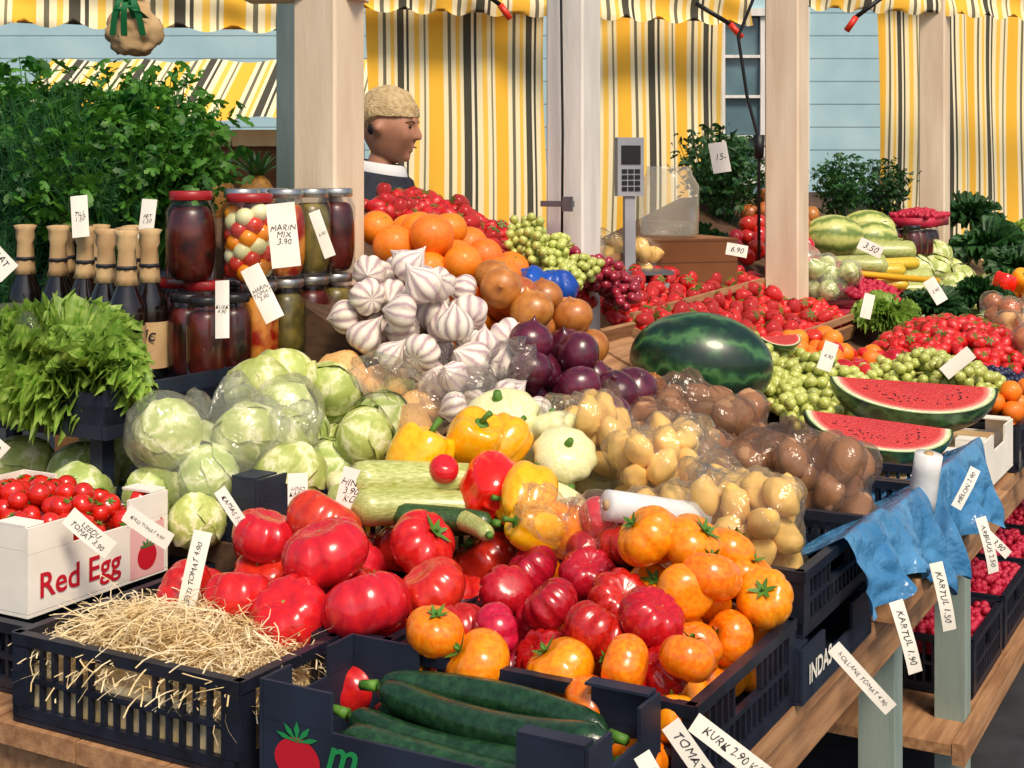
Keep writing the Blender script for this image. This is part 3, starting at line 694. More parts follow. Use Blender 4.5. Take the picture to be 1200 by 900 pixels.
bagof(oni,8,1.58,.93,F(1.58,.93)+.07,.075,.036,m_bluebag,'deep blue plastic bag bundle among the fruit',h=.09,neck=.02,seed=15,items=False,grp='blue bag')
mass(strw,420,1.62,2.15,1.06,1.50,dome(.03,1.88,1.26,.4,.32,.07),.022,'strawberry_heap','glossy red strawberries heaped on the rack','strawberries')
fill(strw,80,1.64,2.12,1.08,1.48,lambda a,b:F(a,b)+.07,.024,dome(.08,1.88,1.26,.4,.3,.07),.9,10)
def grot(): return (R.uniform(-.25,.25),R.uniform(-.1,.25),R.uniform(0,6))
fill(grg,7,1.74,1.88,.97,1.09,FF(.10),.045,FF(.19),.3,12,0,.6,grot,.12)
fill(grr,10,1.92,2.14,.94,1.10,FF(.10),.05,FF(.17),.3,12,0,.6,grot,.14)
one('watermelon',wmel,'whole dark green watermelon lying on the rack','watermelon',S(1.76,.60,1.045),(0,.10,-.10),.126)
for a in (1.56,1.78):
    mb=MB(); mb.box(0,.2,0,.42,0,.012); mb.box(0,.2,0,.012,.0125,.05); mb.box(0,.2,.408,.42,.0125,.05)
    one('fruit_tray',mb.done('fruit_tray',m_wood,False),'pale wooden tray under the fruit','tray',S(a,.52,F(a,.52)+.01),(.45,0,YAW),group='wooden fruit trays on the rack')
# ---------------------------------------------------------------- watermelon wedges
def flesh_mat(nm,st):
    m,N,L=newmat(nm); p=N['Principled BSDF']; v=coords(N,L,st,False)
    ln=N.new('ShaderNodeVectorMath'); ln.operation='LENGTH'; L.new(v,ln.inputs[0])
    r=ramp(N,[(0,'c4262c'),(.82,'d23430'),(.88,'ee8878'),(.92,'ecebc4'),(.96,'c4d690'),(.975,'1c3a20')]); L.new(ln.outputs['Value'],r.inputs[0])
    nz=N.new('ShaderNodeTexNoise'); nz.inputs['Scale'].default_value=9; nz.inputs['Detail'].default_value=6
    tc=N.new('ShaderNodeTexCoord'); L.new(tc.outputs['Object'],nz.inputs['Vector'])
    mr=N.new('ShaderNodeMapRange'); mr.inputs['To Min'].default_value=.75; mr.inputs['To Max'].default_value=1.3; L.new(nz.outputs['Fac'],mr.inputs['Value'])
    hs=N.new('ShaderNodeHueSaturation'); L.new(mr.outputs[0],hs.inputs['Value']); L.new(r.outputs[0],hs.inputs['Color']); L.new(hs.outputs[0],p.inputs['Base Color']); p.inputs['Roughness'].default_value=.3
    addbump(N,L,p,tc.outputs['Object'],.5,30,.02); return m
m_flesh=flesh_mat('watermelon cut flesh',(1/1.35,1,0)); m_flesh2=flesh_mat('watermelon cut flesh side',(1/1.35,0,1/.8)); m_seed=mat('melon seed','120a08',None,5,.3)
mb=MB(); nu=48
mb.grid(lambda u,v:(1.35*cos(pi+pi*u)*cos(pi/2*v),sin(pi+pi*u)*cos(pi/2*v),-.8*sin(pi/2*v)),nu,12); wh=mb.done('melon_rind',m_wm)
fl=MB(); fl.add([(0,0,0)]+[(1.345*cos(pi+pi*i/nu),.997*sin(pi+pi*i/nu),0) for i in range(nu+1)],[(0,1+i,2+i) for i in range(nu)],0)
fl.add([(0,0,0)]+[(1.345*cos(pi+pi*i/nu),0,.798*sin(pi+pi*i/nu)) for i in range(nu+1)],[(0,2+i,1+i) for i in range(nu)],1)
sd=MB()
for i in range(34):
    t=R.uniform(pi+.15,2*pi-.15); q=R.uniform(.5,.74); x,y=1.35*q*cos(t),q*sin(t); e=R.uniform(0,3)
    sd.add([(x+.018*cos(e+j*pi/3)*(1.5 if j in (0,3) else 1),y+.018*sin(e+j*pi/3),.004) for j in range(6)],[tuple(range(6))])
whp=P('watermelon_wedge',wh,'long cut watermelon wedge showing wet red flesh','watermelon','cut watermelon wedges on a carton',(('flesh',fl.done('flesh',[m_flesh,m_flesh2],False),None),('seeds',sd.done('seeds',m_seed,False),None)))
place(whp,S(1.76,.18,.945),(.42,.12,-.10),.122)
place(whp,S(2.13,.19,.980),(.38,.06,-.08),.150)
place(whp,S(2.34,.60,1.05),(.5,.0,.5),.05)
carton(1.62,2.02,0.02,.36,.745,.10,m_white,'white carton under the cut watermelons')
carton(2.03,2.40,0.0,.34,.745,.12,m_white,'white carton under the cut watermelons')
mb=MB(); mb.box(.02,.75,.02,.31,.012,.085); one('carton_filling',mb.done('carton_filling',m_kraft,False),'brown paper filling inside the white carton','packing paper',S(1.62,.02,.745),(0,0,YAW),group='packing paper')
crate(1.06,1.44,0.0,.42,.762,.12,'black slotted crate lined with blue plastic sheet')
crate(1.20,1.60,-.012,.36,.724,.034,'shallow black crate base under blue liner')
crate(1.45,1.61,0.0,.42,.762,.12,'black slotted crate lined with blue plastic sheet')
mb=MB()
def rg(x,y,z): return .5-abs(noise.noise(Vector((x,y,z))))
def bl(u,v):
    x=u*1.08; top=.100+.018*max(0,min(1,(.27-u)/.06))
    if v<.40:
        f=1-v/.40; z=top-f*((.10+.06*min(1,max(0,(u-.1)/.3)))+.03*sin(u*13+1)+.03*noise.noise(Vector((u*18,0,2)))); y=-.016-.05*f**.6+(.020*sin(u*40+4*noise.noise(Vector((u*6,1,1))))+.03*rg(u*19,v*7,7))*f**.7-.012*f
    else:
        f=(v-.40)/.60; y=-.016+.42*f; z=top-.09*min(1,f*3)+.035*(rg(u*21,v*12,4)-.25)*min(1,f*5)
    return (x,y,z)
mb.grid(bl,230,70); one('blue_liner',mb.done('blue_liner',m_blue),'crumpled blue plastic liner draped over crate edges','plastic sheet',S(.80,0,.805),(0,0,YAW))
def roll(loc,rot,L,r):
    mb=MB(); mb.rev([(r*.35,-L/2),(r,-L/2),(r*1.02,-L*.2),(r*.98,L*.2),(r,L/2),(r*.35,L/2)],24); c=MB(); c.rev([(r*.34,-L/2-.004),(r*.34,L/2+.004)],16)
    one('film_roll',mb.done('film_roll',m_film),'white roll of thin plastic produce bags','roll',loc,rot,parts=(('core',c.done('core',m_kraft),None),),group='rolls of produce bags')
roll(S(.65,.24,.965),(0,pi/2+.22,.45),.18,.024)
roll(S(1.33,-.02,.905),(0.15,.1,0),.12,.026)
# ---------------------------------------------------------------- jar shelf and herbs
mb=MB(); mb.box(0,.85,0,1.2,1.045,1.08); mb.box(0,.85,0,.01,1.02,1.11); mb.box(0,.012,.012,1.2,1.02,1.10)
sh=one('jar_shelf',mb.done('jar_shelf',m_cart,False),'dark raised shelf carrying jars bottles and greens','shelf',S(.45,1.21,0),(0,0,YAW))
for x,y in ((.02,.03),(.79,.03),(.02,1.12),(.79,1.12)):
    lg=MB(); lg.box(x,x+.03,y,y+.03,.722,1.044); part('leg',lg.done('leg',m_cart,False),sh)
mb=MB(); mb.box(0,.5,0,1.1,1.082,1.26); one('herb_riser',mb.done('herb_riser',m_cart,False),'dark riser box carrying upright herb bunches','riser',S(.95,1.52,0),(0,0,YAW))
def jar(r,h,cm,lm,lab,items=None):
    mb=MB(); mb.rev([(r*.9,0),(r,.006),(r,h*.78),(r*.8,h*.88),(r*.8,h*.93)],24)
    c=MB()
    def fn(t,ph):
        z=h*.43+h*.41*cos(ph); rr=r*.955*min(1,abs(sin(ph))**.3)*(1+.03*noise.noise(Vector((t*3,z*60,0)))); return (rr*cos(t),rr*sin(t),z)
    if items:
        for k in range(40):
            t=k*2.4; z=.02+(k/40)*h*.72; q=r*.97-items
            c.rad(lambda tt,ph,t=t,z=z,q=q:(q*cos(t)+items*sin(ph)*cos(tt),q*sin(t)+items*sin(ph)*sin(tt),z+items*cos(ph)),12,8,k%3)
        cm=[m_tom,m_ora,m_pale]
    else: c.rad(fn,24,16)
    l=MB(); l.rev([(r*.84,h*.9),(r*.86,h*.905),(r*.86,h*.985),(r*.8,h)],24)
    return P('preserve_jar',mb.done('preserve_jar',m_glass),lab,'jar','preserve jars stacked on a shelf',(('contents',c.done('contents',cm),None),('lid',l.done('lid',lm),None)))
jd=jar(.040,.17,m_jd,m_lidk,'small glass jar of dark preserves, black lid')
jr=jar(.055,.185,m_jr,m_lidr,'glass jar of red and orange pickled tomatoes',.020)
jdr=jar(.052,.19,m_jd,m_lidr,'glass jar of dark red pickles, red lid')
jr2=jar(.045,.19,m_jr,m_lids,'glass jar of red pickled peppers, steel lid')
js=jar(.045,.19,m_jd,m_lids,'glass jar of dark pickles, steel lid')
jg=jar(.045,.19,m_jg,m_lids,'glass jar of green pickles, steel lid')
Z0=1.081
for a,b,z,p in [(1.19,1.25,0,jg),(1.10,1.25,0,js),(1.01,1.25,0,jg),(.92,1.25,0,jr2),(1.19,1.25,.19,js),(1.10,1.25,.19,jg),(1.01,1.25,.19,jr2),(.905,1.26,.187,jr),(.85,1.37,.187,jdr),
                (.84,1.25,0,jd),(.76,1.25,0,jd),(.80,1.335,0,jd),(.88,1.36,0,jdr),(.90,1.45,0,jdr),(1.0,1.36,0,js),(1.0,1.36,.19,js),(1.1,1.36,0,js),(1.1,1.36,.19,js)]:
    place(p,S(a,b,Z0+z),(0,0,R.uniform(0,6)))
def bottle():
    mb=MB(); mb.rev([(.032,0),(.036,.006),(.036,.13),(.033,.15),(.016,.19),(.014,.25),(.016,.27)],20)
    k=MB(); k.rev([(.021,.185),(.0185,.2),(.017,.25),(.02,.262),(.018,.278),(.022,.288),(.012,.29)],14)
    for i,v in enumerate(k.v): k.v[i]=(v[0]*(1+.12*sin(i*2.1)),v[1]*(1+.12*cos(i*1.7)),v[2])
    l=MB(); l.rev([(.0366,.02),(.0366,.11)],20,cap=False)
    g=MB(); g.rev([(.0195,.215),(.0205,.218),(.0195,.222)],12)
    return P('syrup_bottle',mb.done('syrup_bottle',m_dglass),'dark glass bottle with kraft paper wrapped neck','bottle','dark bottles with paper wrapped necks',(('paper_wrap',k.done('paper_wrap',m_kraft),None),('paper_label',l.done('paper_label',m_kraft),None),('string',g.done('string',m_ink),None)))
bo=bottle()
for a,b in ((.68,1.385),(.71,1.47),(.76,1.40),(.80,1.50),(.78,1.60),(.80,1.70),(.88,1.56),(.88,1.66),(.88,1.76),(.80,1.8)):
    o=place(bo,S(a,b,Z0),(0,0,-pi/2+.1),1.04)
    if b<1.48:
        e=part('writing',textmesh('Pic',.035,m_ink,.0005,.2),o); e.matrix_local=Matrix.Rotation(pi/2-.1,4,'Z')@Matrix.Translation((0,-.0382,.085))@TXT
for i,(a,b,s_,k) in enumerate([(1.0,1.74,.42,0),(1.0,1.80,.42,1),(1.05,1.88,.45,0),(1.0,1.99,.46,1),(1.1,2.08,.50,0),(1.0,2.2,.52,0),(1.2,1.80,.48,0),(1.25,1.88,.48,0),(1.25,2.0,.44,0),(1.2,2.15,.5,0),(.97,1.86,.36,1),(.97,2.07,.4,1),(1.05,2.3,.5,0),(1.1,1.76,.46,0),(.96,1.70,.33,1),(.96,1.96,.38,1)]):
    p=(parsP if k==0 else dillP); place(R.choice(p),S(a,b,1.262),(R.uniform(-.16,.16),R.uniform(-.16,.16),R.uniform(0,6)),(s_*.95,s_*.95,s_))
for a,b,s_ in ((.86,1.92,.3),(.80,1.98,.28)): place(dillP[0],S(a,b,Z0),(0,0,a*9),s_)
for a,b,s_,rt,me_ in ((.53,1.39,.155,(.5,.1,.4),let_me),(.50,1.29,.12,(.6,.3,2),let3),(.62,1.58,.14,(.3,.1,2),let3),(.53,1.49,.155,(.4,.2,4),let_me),(.56,1.62,.14,(.4,.2,1),let3),(.58,1.36,.10,(.2,.2,5),let3)):
    place(P('lettuce',me_,'frilly green lettuce head on the shelf','lettuce','lettuce heads on the shelf'),S(a,b,1.115),rt,s_)
bagof(cab,4,.50,1.50,1.082,.13,.075,m_clear,'thin clear bag wrapped around green lettuce',h=.14,neck=.04,seed=21,items=False,grp='bagged lettuce')
bagof(cab,4,.93,.82,1.0,.11,.045,m_clear,'crumpled empty clear plastic bag on produce',h=.1,neck=.08,seed=22,items=False,grp='empty clear bags')
bagof(cab,3,1.03,.80,1.02,.09,.045,m_clear,'crumpled empty clear plastic bag on produce',h=.08,neck=.07,seed=23,items=False,grp='empty clear bags')
# ---------------------------------------------------------------- posts
def post(X,Y,w,m,lab,h=2.9):
    mb=MB(); b=.006; k=[(-w/2+b,-w/2),(w/2-b,-w/2),(w/2,-w/2+b),(w/2,w/2-b),(w/2-b,w/2),(-w/2+b,w/2),(-w/2,w/2-b),(-w/2,-w/2+b)]
    n=30; v=[(x*(1+.006*noise.noise(Vector((x*9,y*9,j*.6)))),y,h*j/n) for j in range(n+1) for x,y in k]
    f=[(j*8+i,j*8+(i+1)%8,(j+1)*8+(i+1)%8,(j+1)*8+i) for j in range(n) for i in range(8)]+[tuple(range(7,-1,-1)),tuple(n*8+i for i in range(8))]
    mb.add(v,f); return one('wooden_post',mb.done('wooden_post',m,False),lab,'post',(X,Y,0),(0,0,YAW),group='square wooden stall posts')
post(-.424,3.3,.12,m_post,'square cream painted wooden stall post')
post(.171,3.95,.115,m_postw,'square off white post with metal latch and cable')
post(.947,4.9,.12,m_post,'square cream painted wooden stall post')
post(1.99,6.7,.12,m_post,'square cream painted wooden stall post')
post(-.60,3.9,.07,m_leg,'slim grey painted post behind the cream post')
mb=MB(); mb.tube([(0,0,1.2),(.003,0,1.6),(-.002,0,2.0),(0,0,2.8)],.004,6); one('cable',mb.done('cable',m_cable),'thin black cable running down a post','cable',(.135,3.872,0),group='black cables')
mb=MB(); pts=[(.0,0,2.4),(-.04,0,2.1),(-.10,0,1.95),(-.07,0,1.75),(-.03,0,1.6),(-.03,0,1.2)]; mb.tube(pts,.006,6); mb.tube([(-.03,0,1.62),(-.03,0,1.54)],[.02,.016],8); one('cable',mb.done('cable',m_cable),'black cable with plug hanging beside a post','cable',(.86,4.78,0),group='black cables')
mb=MB(); mb.box(-.05,.05,-.008,0,-.008,.008); mb.box(.02,.05,-.014,-.0085,-.02,.02); one('metal_latch',mb.done('metal_latch',m_steel,False),'small metal latch screwed to the off white post','latch',(.125,3.865,1.41),(0,0,YAW-pi/2))
# ---------------------------------------------------------------- canopies and curtains
def curtain(x0,y0,x1,y1,z0,z1,m,lab,nm='striped_curtain',amp=.035,wav=9,scal=0,cat='curtain'):
    L=math.hypot(x1-x0,y1-y0); mb=MB(); nx=int(L*60); sdx=x0*3
    def fn(u,v):
        x=u*L; z=z0+(z1-z0)*v; w=(amp*sin(x*wav+.6*sin(x*3+sdx))+.008*sin(x*31+v*2))*(1.0-.35*v)
        if scal and v==0: z=z0+scal*(1-abs(sin(x*pi/.17)))
        return (x+.012*sin(v*5+x*8),w+.01*sin(v*7+x*4),z)
    mb.grid(fn,nx,14)
    return one(nm,mb.done(nm,m),lab,cat,(x0,y0,0),(0,0,math.atan2(y1-y0,x1-x0)),group='striped cloth around the stalls')
CU='yellow white and grey striped cloth curtain'
curtain(-.62,6.1,.16,6.4,.9,2.35,m_awn,CU,amp=.028)
curtain(.22,6.45,1.02,6.75,.9,2.35,m_awn,CU,amp=.028)
curtain(1.88,7.3,3.2,7.9,.8,2.6,m_awn,CU,amp=.03)
VA='scalloped striped valance hanging from the canopy edge'
curtain(-2.6,4.4,-.72,4.9,1.97,2.15,m_awn2,VA,'canopy_valance',.01,5,.035,'valance')
curtain(-.62,5.9,1.1,6.5,2.16,2.38,m_awn2,VA,'canopy_valance',.01,5,.035,'valance')
curtain(1.15,6.3,3.6,7.3,2.22,2.45,m_awn2,VA,'canopy_valance',.01,5,.035,'valance')
def beam(p,q,w,h,m,lab,nm='roof_beam'):
    p=Vector(p);q=Vector(q);d=q-p; mb=MB(); mb.box(0,d.length,-w/2,w/2,-h/2,h/2)
    one(nm,mb.done(nm,m,False),lab,'beam',p,d.to_track_quat('X','Z').to_euler(),group='roof beams')
beam((-.62,3.32,1.93),(-.34,3.30,1.93),.10,.07,m_post,'short cream bracket beam at the post top')
beam((-2.5,4.95,2.18),(2.3,7.4,2.5),.06,.08,m_postw,'long off white roof beam')
def arm(X,Y,Z,dx):
    mb=MB(); mb.tube([(0,0,0),(dx,0,.09)],.010,8); c=MB(); c.tube([(0,0,0),(-dx*.35,0,-.06)],.014,8)
    one('awning_arm',mb.done('awning_arm',m_cable),'black awning arm with bright red handle','awning arm',(X,Y,Z),parts=(('handle',c.done('handle',m_red),None),),group='awning arms')
arm(.95,6.2,2.14,-.15); arm(1.50,6.2,2.17,.12); arm(.30,6.1,2.17,-.14); arm(-.05,6.0,2.20,-.12)
# ---------------------------------------------------------------- buildings behind
def plankmat(name,c1,c2,sp):
    m,N,L=newmat(name); p=N['Principled BSDF']; v=coords(N,L,(1,1,1),False)
    w=N.new('ShaderNodeTexWave'); w.bands_direction='Z'; w.wave_profile='SAW'; w.inputs['Scale'].default_value=sp; L.new(v,w.inputs['Vector'])
    nz=N.new('ShaderNodeTexNoise'); nz.inputs['Scale'].default_value=3; nz.inputs['Detail'].default_value=6; L.new(v,nz.inputs['Vector'])
    r=ramp(N,[(.3,c1),(.7,c2)]); L.new(nz.outputs['Fac'],r.inputs[0])
    gp_=ramp(N,[(0,'707478'),(.07,'ffffff'),(1,'ffffff')]); L.new(w.outputs['Fac'],gp_.inputs[0])
    mx=N.new('ShaderNodeMixRGB'); mx.blend_type='MULTIPLY'; mx.inputs[0].default_value=1; L.new(r.outputs[0],mx.inputs[1]); L.new(gp_.outputs[0],mx.inputs[2])
    L.new(mx.outputs[0],p.inputs['Base Color']); p.inputs['Roughness'].default_value=.7
    b=N.new('ShaderNodeBump'); b.inputs['Distance'].default_value=.03; L.new(w.outputs['Fac'],b.inputs['Height']); L.new(b.outputs[0],p.inputs['Normal']); return m
m_wall=plankmat('blue grey boarding','a4c8d4','bcdce4',1.7); m_kio=plankmat('brown boarding','7a5232','9a6c44',4.5)
mb=MB()
wins=[(1.72,1.45,2.75),(3.4,1.45,2.75)]
W=.62; xs=[-10]
for x,z0,z1 in wins: xs+= [x,x+W]
xs+=[14]
for i in range(len(xs)-1):
    if i%2==0: mb.box(xs[i],xs[i+1],0,.2,0,6)
    else:
        z0,z1=wins[i//2][1:]; mb.box(xs[i],xs[i+1],0,.2,0,z0); mb.box(xs[i],xs[i+1],0,.2,z1,6)
bd=one('market_building',mb.done('wall',m_wall,False),'blue grey boarded building with white framed windows','building',(0,11.5,0))
m_pane=mat('dark window glass','4a6470','68848e',2,.08)
for x,z0,z1 in wins:
    fr=MB()
    fr.box(x-.06,x,-.03,.05,z0-.06,z1+.06); fr.box(x+W,x+W+.06,-.03,.05,z0-.06,z1+.06); fr.box(x+.001,x+W-.001,-.03,.05,z1,z1+.06); fr.box(x+.001,x+W-.001,-.05,.05,z0-.06,z0)
    fr.box(x+W/2-.02,x+W/2+.02,.0,.05,z0+.001,z1-.001)
    for q in (1,2,3):
        zz=z0+(z1-z0)*q/4; fr.box(x+.002,x+W/2-.021,.005,.045,zz-.012,zz+.012); fr.box(x+W/2+.021,x+W-.002,.005,.045,zz-.012,zz+.012)
    wo=part('window',fr.done('window',m_postw,False),bd); gl=MB(); gl.box(x,x+W,.06,.07,z0,z1); part('pane',gl.done('pane',m_pane,False),wo)
rf=MB(); rf.box(-10,14,-.5,.3,6.001,6.2); part('roof',rf.done('roof',m_wood2,False),bd)
mb=MB(); mb.box(-.9,.5,0,1.2,0,1.66); ki=one('wooden_kiosk',mb.done('wall',m_kio,False),'brown boarded kiosk with striped sloping awning','kiosk',(-1.35,7.0,0))
aw=MB(); aw.grid(lambda u,v:(-1.0+1.75*u,-.45+.7*v,1.74+.32*v+.01*sin(u*30)),40,6); part('awning',aw.done('awning',m_awn2),ki)
tr=MB(); tr.box(-.92,.55,-.06,-.002,1.62,1.70); part('counter_trim',tr.done('counter_trim',m_post,False),ki)
mb=MB()
def hbg(t,ph):
    d=Vector((sin(ph)*cos(t),sin(ph)*sin(t),cos(ph))); k=1+.22*noise.noise(d*2.6)+.08*noise.noise(d*8)
    w=.085*abs(sin(ph))**.6*(1-.45*max(0,cos(ph)))*k; return (w*cos(t),w*.6*sin(t),.085*cos(ph)*k)
mb.rad(hbg,36,24)
mb.grid(lambda u,v:((.015+.05*v)*cos(u*6.28)*(1+.3*sin(u*25)),(.015+.035*v)*sin(u*6.28),.07+.05*v),30,4)
c=MB()
for i in range(10):
    t=i*.63; c.grid(lambda u,v,t=t,i=i:(.05*v*cos(t)+.018*(u-.5),-.045-.03*sin(v*3),.05+.06*v*(1-v)*3*abs(sin(t*1.3))-(.08 if i%2 else .03)*v*v),4,6)
one('hanging_bundle',mb.done('hanging_bundle',m_kraft),'beige cloth bundle hanging with a green ribbon','bundle',(-1.13,4.25,1.93),parts=(('ribbon',c.done('ribbon',mat('green ribbon','126a3a',None,5,.5)),None),))
mb=MB(); mb.rad(lambda t,ph:(.06*sin(ph)*cos(t),.06*sin(ph)*sin(t),.09*cos(ph)),18,14); c=MB()
for i in range(34):
    t=i*2.4; L=.18*(1-i*.012); el=.4+i*.03
    c.grid(lambda u,v,t=t,L=L,el=el:(v*L*cos(el)*cos(t)-(u-.5)*.025*(1-v)*sin(t),v*L*cos(el)*sin(t)+(u-.5)*.025*(1-v)*cos(t),.08+v*L*sin(el)-.03*v*v),2,5)
m_pin=mat('pineapple skin','8a5a20','b88430',60,.6,.9,50)
for X,Y in ((-.79,4.4),(-.93,4.5)):
    one('pineapple',mb.done('pineapple',m_pin),'ripe pineapple with spiky grey green crown','pineapple',(X,Y,1.40),parts=(('crown',c.done('crown',m_grn),None),),group='pineapples')
mb=MB(); mb.box(-.35,.3,-.15,.2,0,1.31); one('back_counter',mb.done('back_counter',m_kio,False),'brown wooden counter behind the jars','counter',(-.86,4.45,0))
# ---------------------------------------------------------------- far display
fill(grg,22,2.02,2.42,.40,.66,FF(.03),.05,FF(.12),.3,12,0,.6,grot,.15)
fill(grg,12,2.42,2.66,.10,.34,.86,.05,.98,.3,12,0,.6,grot,.14)
fill(small_tom+apr,46,2.46,2.85,.38,.66,FF(.05),.032,FF(.14),.8,10)
crate(2.42,2.78,-.01,.34,.724,.12); crate(2.80,3.18,0,.4,.78,.12); crate(3.2,3.58,0,.4,.78,.12); crate(3.6,3.97,0,.4,.78,.12); crate(4.0,4.4,0,.4,.78,.12)
mass(strw,380,2.80,3.3,.06,.50,lambda a,b:.92+.10*max(0,1-((a-3.05)/.3)**2-((b-.28)/.24)**2)+.04*b,.022,'strawberry_heap','deep red strawberries heaped in a crate','strawberries')
fill(strw,70,2.82,3.28,.08,.48,.93,.026,lambda a,b:.96+.10*max(0,1-((a-3.05)/.3)**2-((b-.28)/.24)**2)+.04*b,.9,8)
mass(strw,900,2.18,3.4,.70,1.26,lambda a,b:F(a,b)+.055+.012*sin(a*16)*sin(b*13),.022,'strawberry_heap','bright red strawberries spread over wooden trays','strawberries')
fill(strw,110,2.2,3.2,.72,1.24,FF(.07),.026,FF(.10),.9,6)
fill(apr,18,2.45,2.75,.0,.12,.80,.028,.93,.8,8)
def trayc(a0,a1,b0,b1,lab):
    me=MB(); lx,ly=a1-a0,b1-b0
    me.box(0,lx,0,ly,0,.006); me.box(0,lx,0,.012,.0065,.05); me.box(0,lx,ly-.012,ly,.0065,.05); me.box(0,.012,.0125,ly-.0125,.0065,.05); me.box(lx-.012,lx,.0125,ly-.0125,.0065,.05)
    one('fruit_tray',me.done('fruit_tray',m_wood,False),lab,'tray',S(a0,b0,F((a0+a1)/2,b0)+.012),(.33,0,YAW),group='wooden fruit trays on the rack')
for a in (2.18,2.59,3.0): trayc(a,a+.39,.69,1.26,'pale wooden tray full of red berries')
def berries(a0,a1,b0,b1,z,m,nm,lab,n=160,r=.010,slope=0):
    mb=MB()
    for i in range(n):
        x=R.uniform(0,a1-a0);y=R.uniform(0,b1-b0); zz=.012*R.random()+slope*y+.02*max(0,1-((x/(a1-a0)-.5)*2)**2-((y/(b1-b0)-.5)*2)**2)
        mb.rad(lambda t,ph,x=x,y=y,zz=zz:(x+r*sin(ph)*cos(t),y+r*sin(ph)*sin(t),zz+r*cos(ph)),8,6)
    mb.box(0,a1-a0,0,b1-b0,-.04,-.001)
    o=one(nm,mb.done(nm,m),lab,'berries',S(a0,b0,z),(0,0,YAW)); o['kind']='stuff'
berries(2.62,2.9,.02,.2,.91,m_blu,'dark_berries','heap of dark blue berries in a crate')
berries(3.32,3.6,.05,.35,.93,m_ras,'raspberries','heap of pink red raspberries in a crate',200,.011)
berries(3.45,3.95,.60,.90,1.02,m_ras,'raspberries','heap of pink red raspberries in a crate',320,.013,.4)
for a in (2.2,2.62,3.04,3.46):
    crate(a,a+.38,.06,.46,.20,.14,'black crate of raspberries on the lower shelf')
    berries(a+.02,a+.36,.08,.44,.325,m_ras,'raspberries','heap of raspberries in a lower shelf crate',300,.012)
gp=P('leafy_greens',let2,'heap of dark leafy greens on the stall','greens','leafy greens along the stall')
lp=P('pale_lettuce',let3,'pale green lettuce head on the stall','lettuce','lettuce heads along the stall')
fill(cab,16,3.62,4.3,.04,.40,.88,.06,.99,.8,10)
fill(zuc,14,3.95,4.4,.45,.75,FF(.06),.035,FF(.16),.2,8,.1,.7,lambda:(0,R.uniform(-.1,.1),R.uniform(-.6,.6)),.24)
fill(pep_y+pep_r,16,4.4,4.9,.1,.45,.95,.05,1.09,.8,10)
fill(cab,12,4.5,5.1,.5,.9,FF(.05),.07,FF(.18),.8,10)
fill(small_tom,30,3.5,3.9,.92,1.2,FF(.05),.035,FF(.13),.8,8)
fill(oni,24,4.0,4.4,1.05,1.3,FF(.05),.04,FF(.15),.8,8)
fill(ora,20,5.1,5.7,.1,.5,1.0,.05,1.15,.8,8)
for a,b,z,s_,p in ((3.75,.50,1.0,.13,gp),(4.2,.42,1.0,.13,gp),(4.9,.4,1.08,.16,gp),(5.3,.6,1.15,.18,gp),(5.7,.4,1.15,.2,lp),(3.42,.58,1.0,.12,lp),(3.5,1.3,1.2,.14,gp),(5.9,.8,1.25,.2,gp)):
    place(p,S(a,b,z),(R.uniform(-.3,.3),R.uniform(-.3,.3),R.uniform(0,6)),s_)
for a,b,z,s_ in ((4.05,1.40,1.26,.40),(4.25,1.52,1.28,.42),(4.75,1.10,1.24,.34),(5.0,1.0,1.24,.32)):
    place(darkP[0],S(a,b,z),(R.uniform(-.15,.15),R.uniform(-.15,.15),R.uniform(0,6)),s_)
for a,b,z,L,p in ((3.95,.86,1.14,.30,zuc),(4.0,.80,1.12,.30,zye),(4.1,.75,1.14,.28,zye),(3.85,.75,1.08,.28,zye),(4.25,.82,1.18,.3,zuc)):
    place(p[0],S(a,b,z),(0,0,R.uniform(-.3,.3)),L)
for a,b,z,r in ((4.15,.98,1.24,.09),(4.35,.88,1.22,.08),(4.55,.95,1.25,.09)): place(P('pale_melon',pmel,'green striped melon lying on the stall','melon','melons along the stall'),S(a,b,z),(0,0,.1),r)
for i,(pl,a,b,fl,m_,lab,g_) in enumerate(((oni,3.02,-.0,.91,m_clear,'clear bag of brown onions near the stall edge','bagged onions'),(swe,3.32,.10,.92,m_clear,'clear bag of tan roots near the stall edge','bagged roots'),(oni,3.6,.2,.94,m_clear,'clear bag of brown onions near the stall edge','bagged onions'),(cab,3.50,.80,1.05,m_milky,'milky bag of green vegetables on the rack','bagged cabbages'),(pot,2.85,1.28,1.14,m_clear,'clear bag of pale roots on the rack','bagged roots'),(swe,2.5,1.32,1.16,m_milky,'milky bag of tan roots on the rack','bagged roots'))):
    bagof(pl,14,a,b,fl,.10,.036,m_,lab,h=.12,neck=.05,seed=31+i,grp=g_)
for i in range(8): place(jd,S(4.62+.11*(i%4),.78+.1*(i//4),1.10),(0,0,i))
berries(4.7,5.05,.72,.9,1.30,m_ras,'raspberries','heap of red currants in a tray',180,.013)
mb=MB(); mb.box(-.055,.055,-.03,.03,.34,.56); mb.box(-.022,.022,-.02,.02,.02,.339); mb.box(-.12,.14,-.12,.12,0,.019)
dsp=MB(); dsp.box(-.04,.04,-.034,-.0305,.46,.53); kp=MB()
for i in range(4):
    for j in range(3): kp.box(-.038+.027*j,-.016+.027*j,-.034,-.0305,.36+.022*i,.375+.022*i)
pn=MB(); pn.box(-.13,.15,-.14,.14,.05,.065)
one('weighing_scale',mb.done('weighing_scale',m_scale,False),'grey electronic weighing scale with tall display column','scale',(.375,4.55,1.13),(0,0,.15),(.78,.78,.85),parts=(('display',dsp.done('display',m_cable,False),None),('keypad',kp.done('keypad',m_cable,False),None),('weighing_pan',pn.done('weighing_pan',m_steel,False),None)))
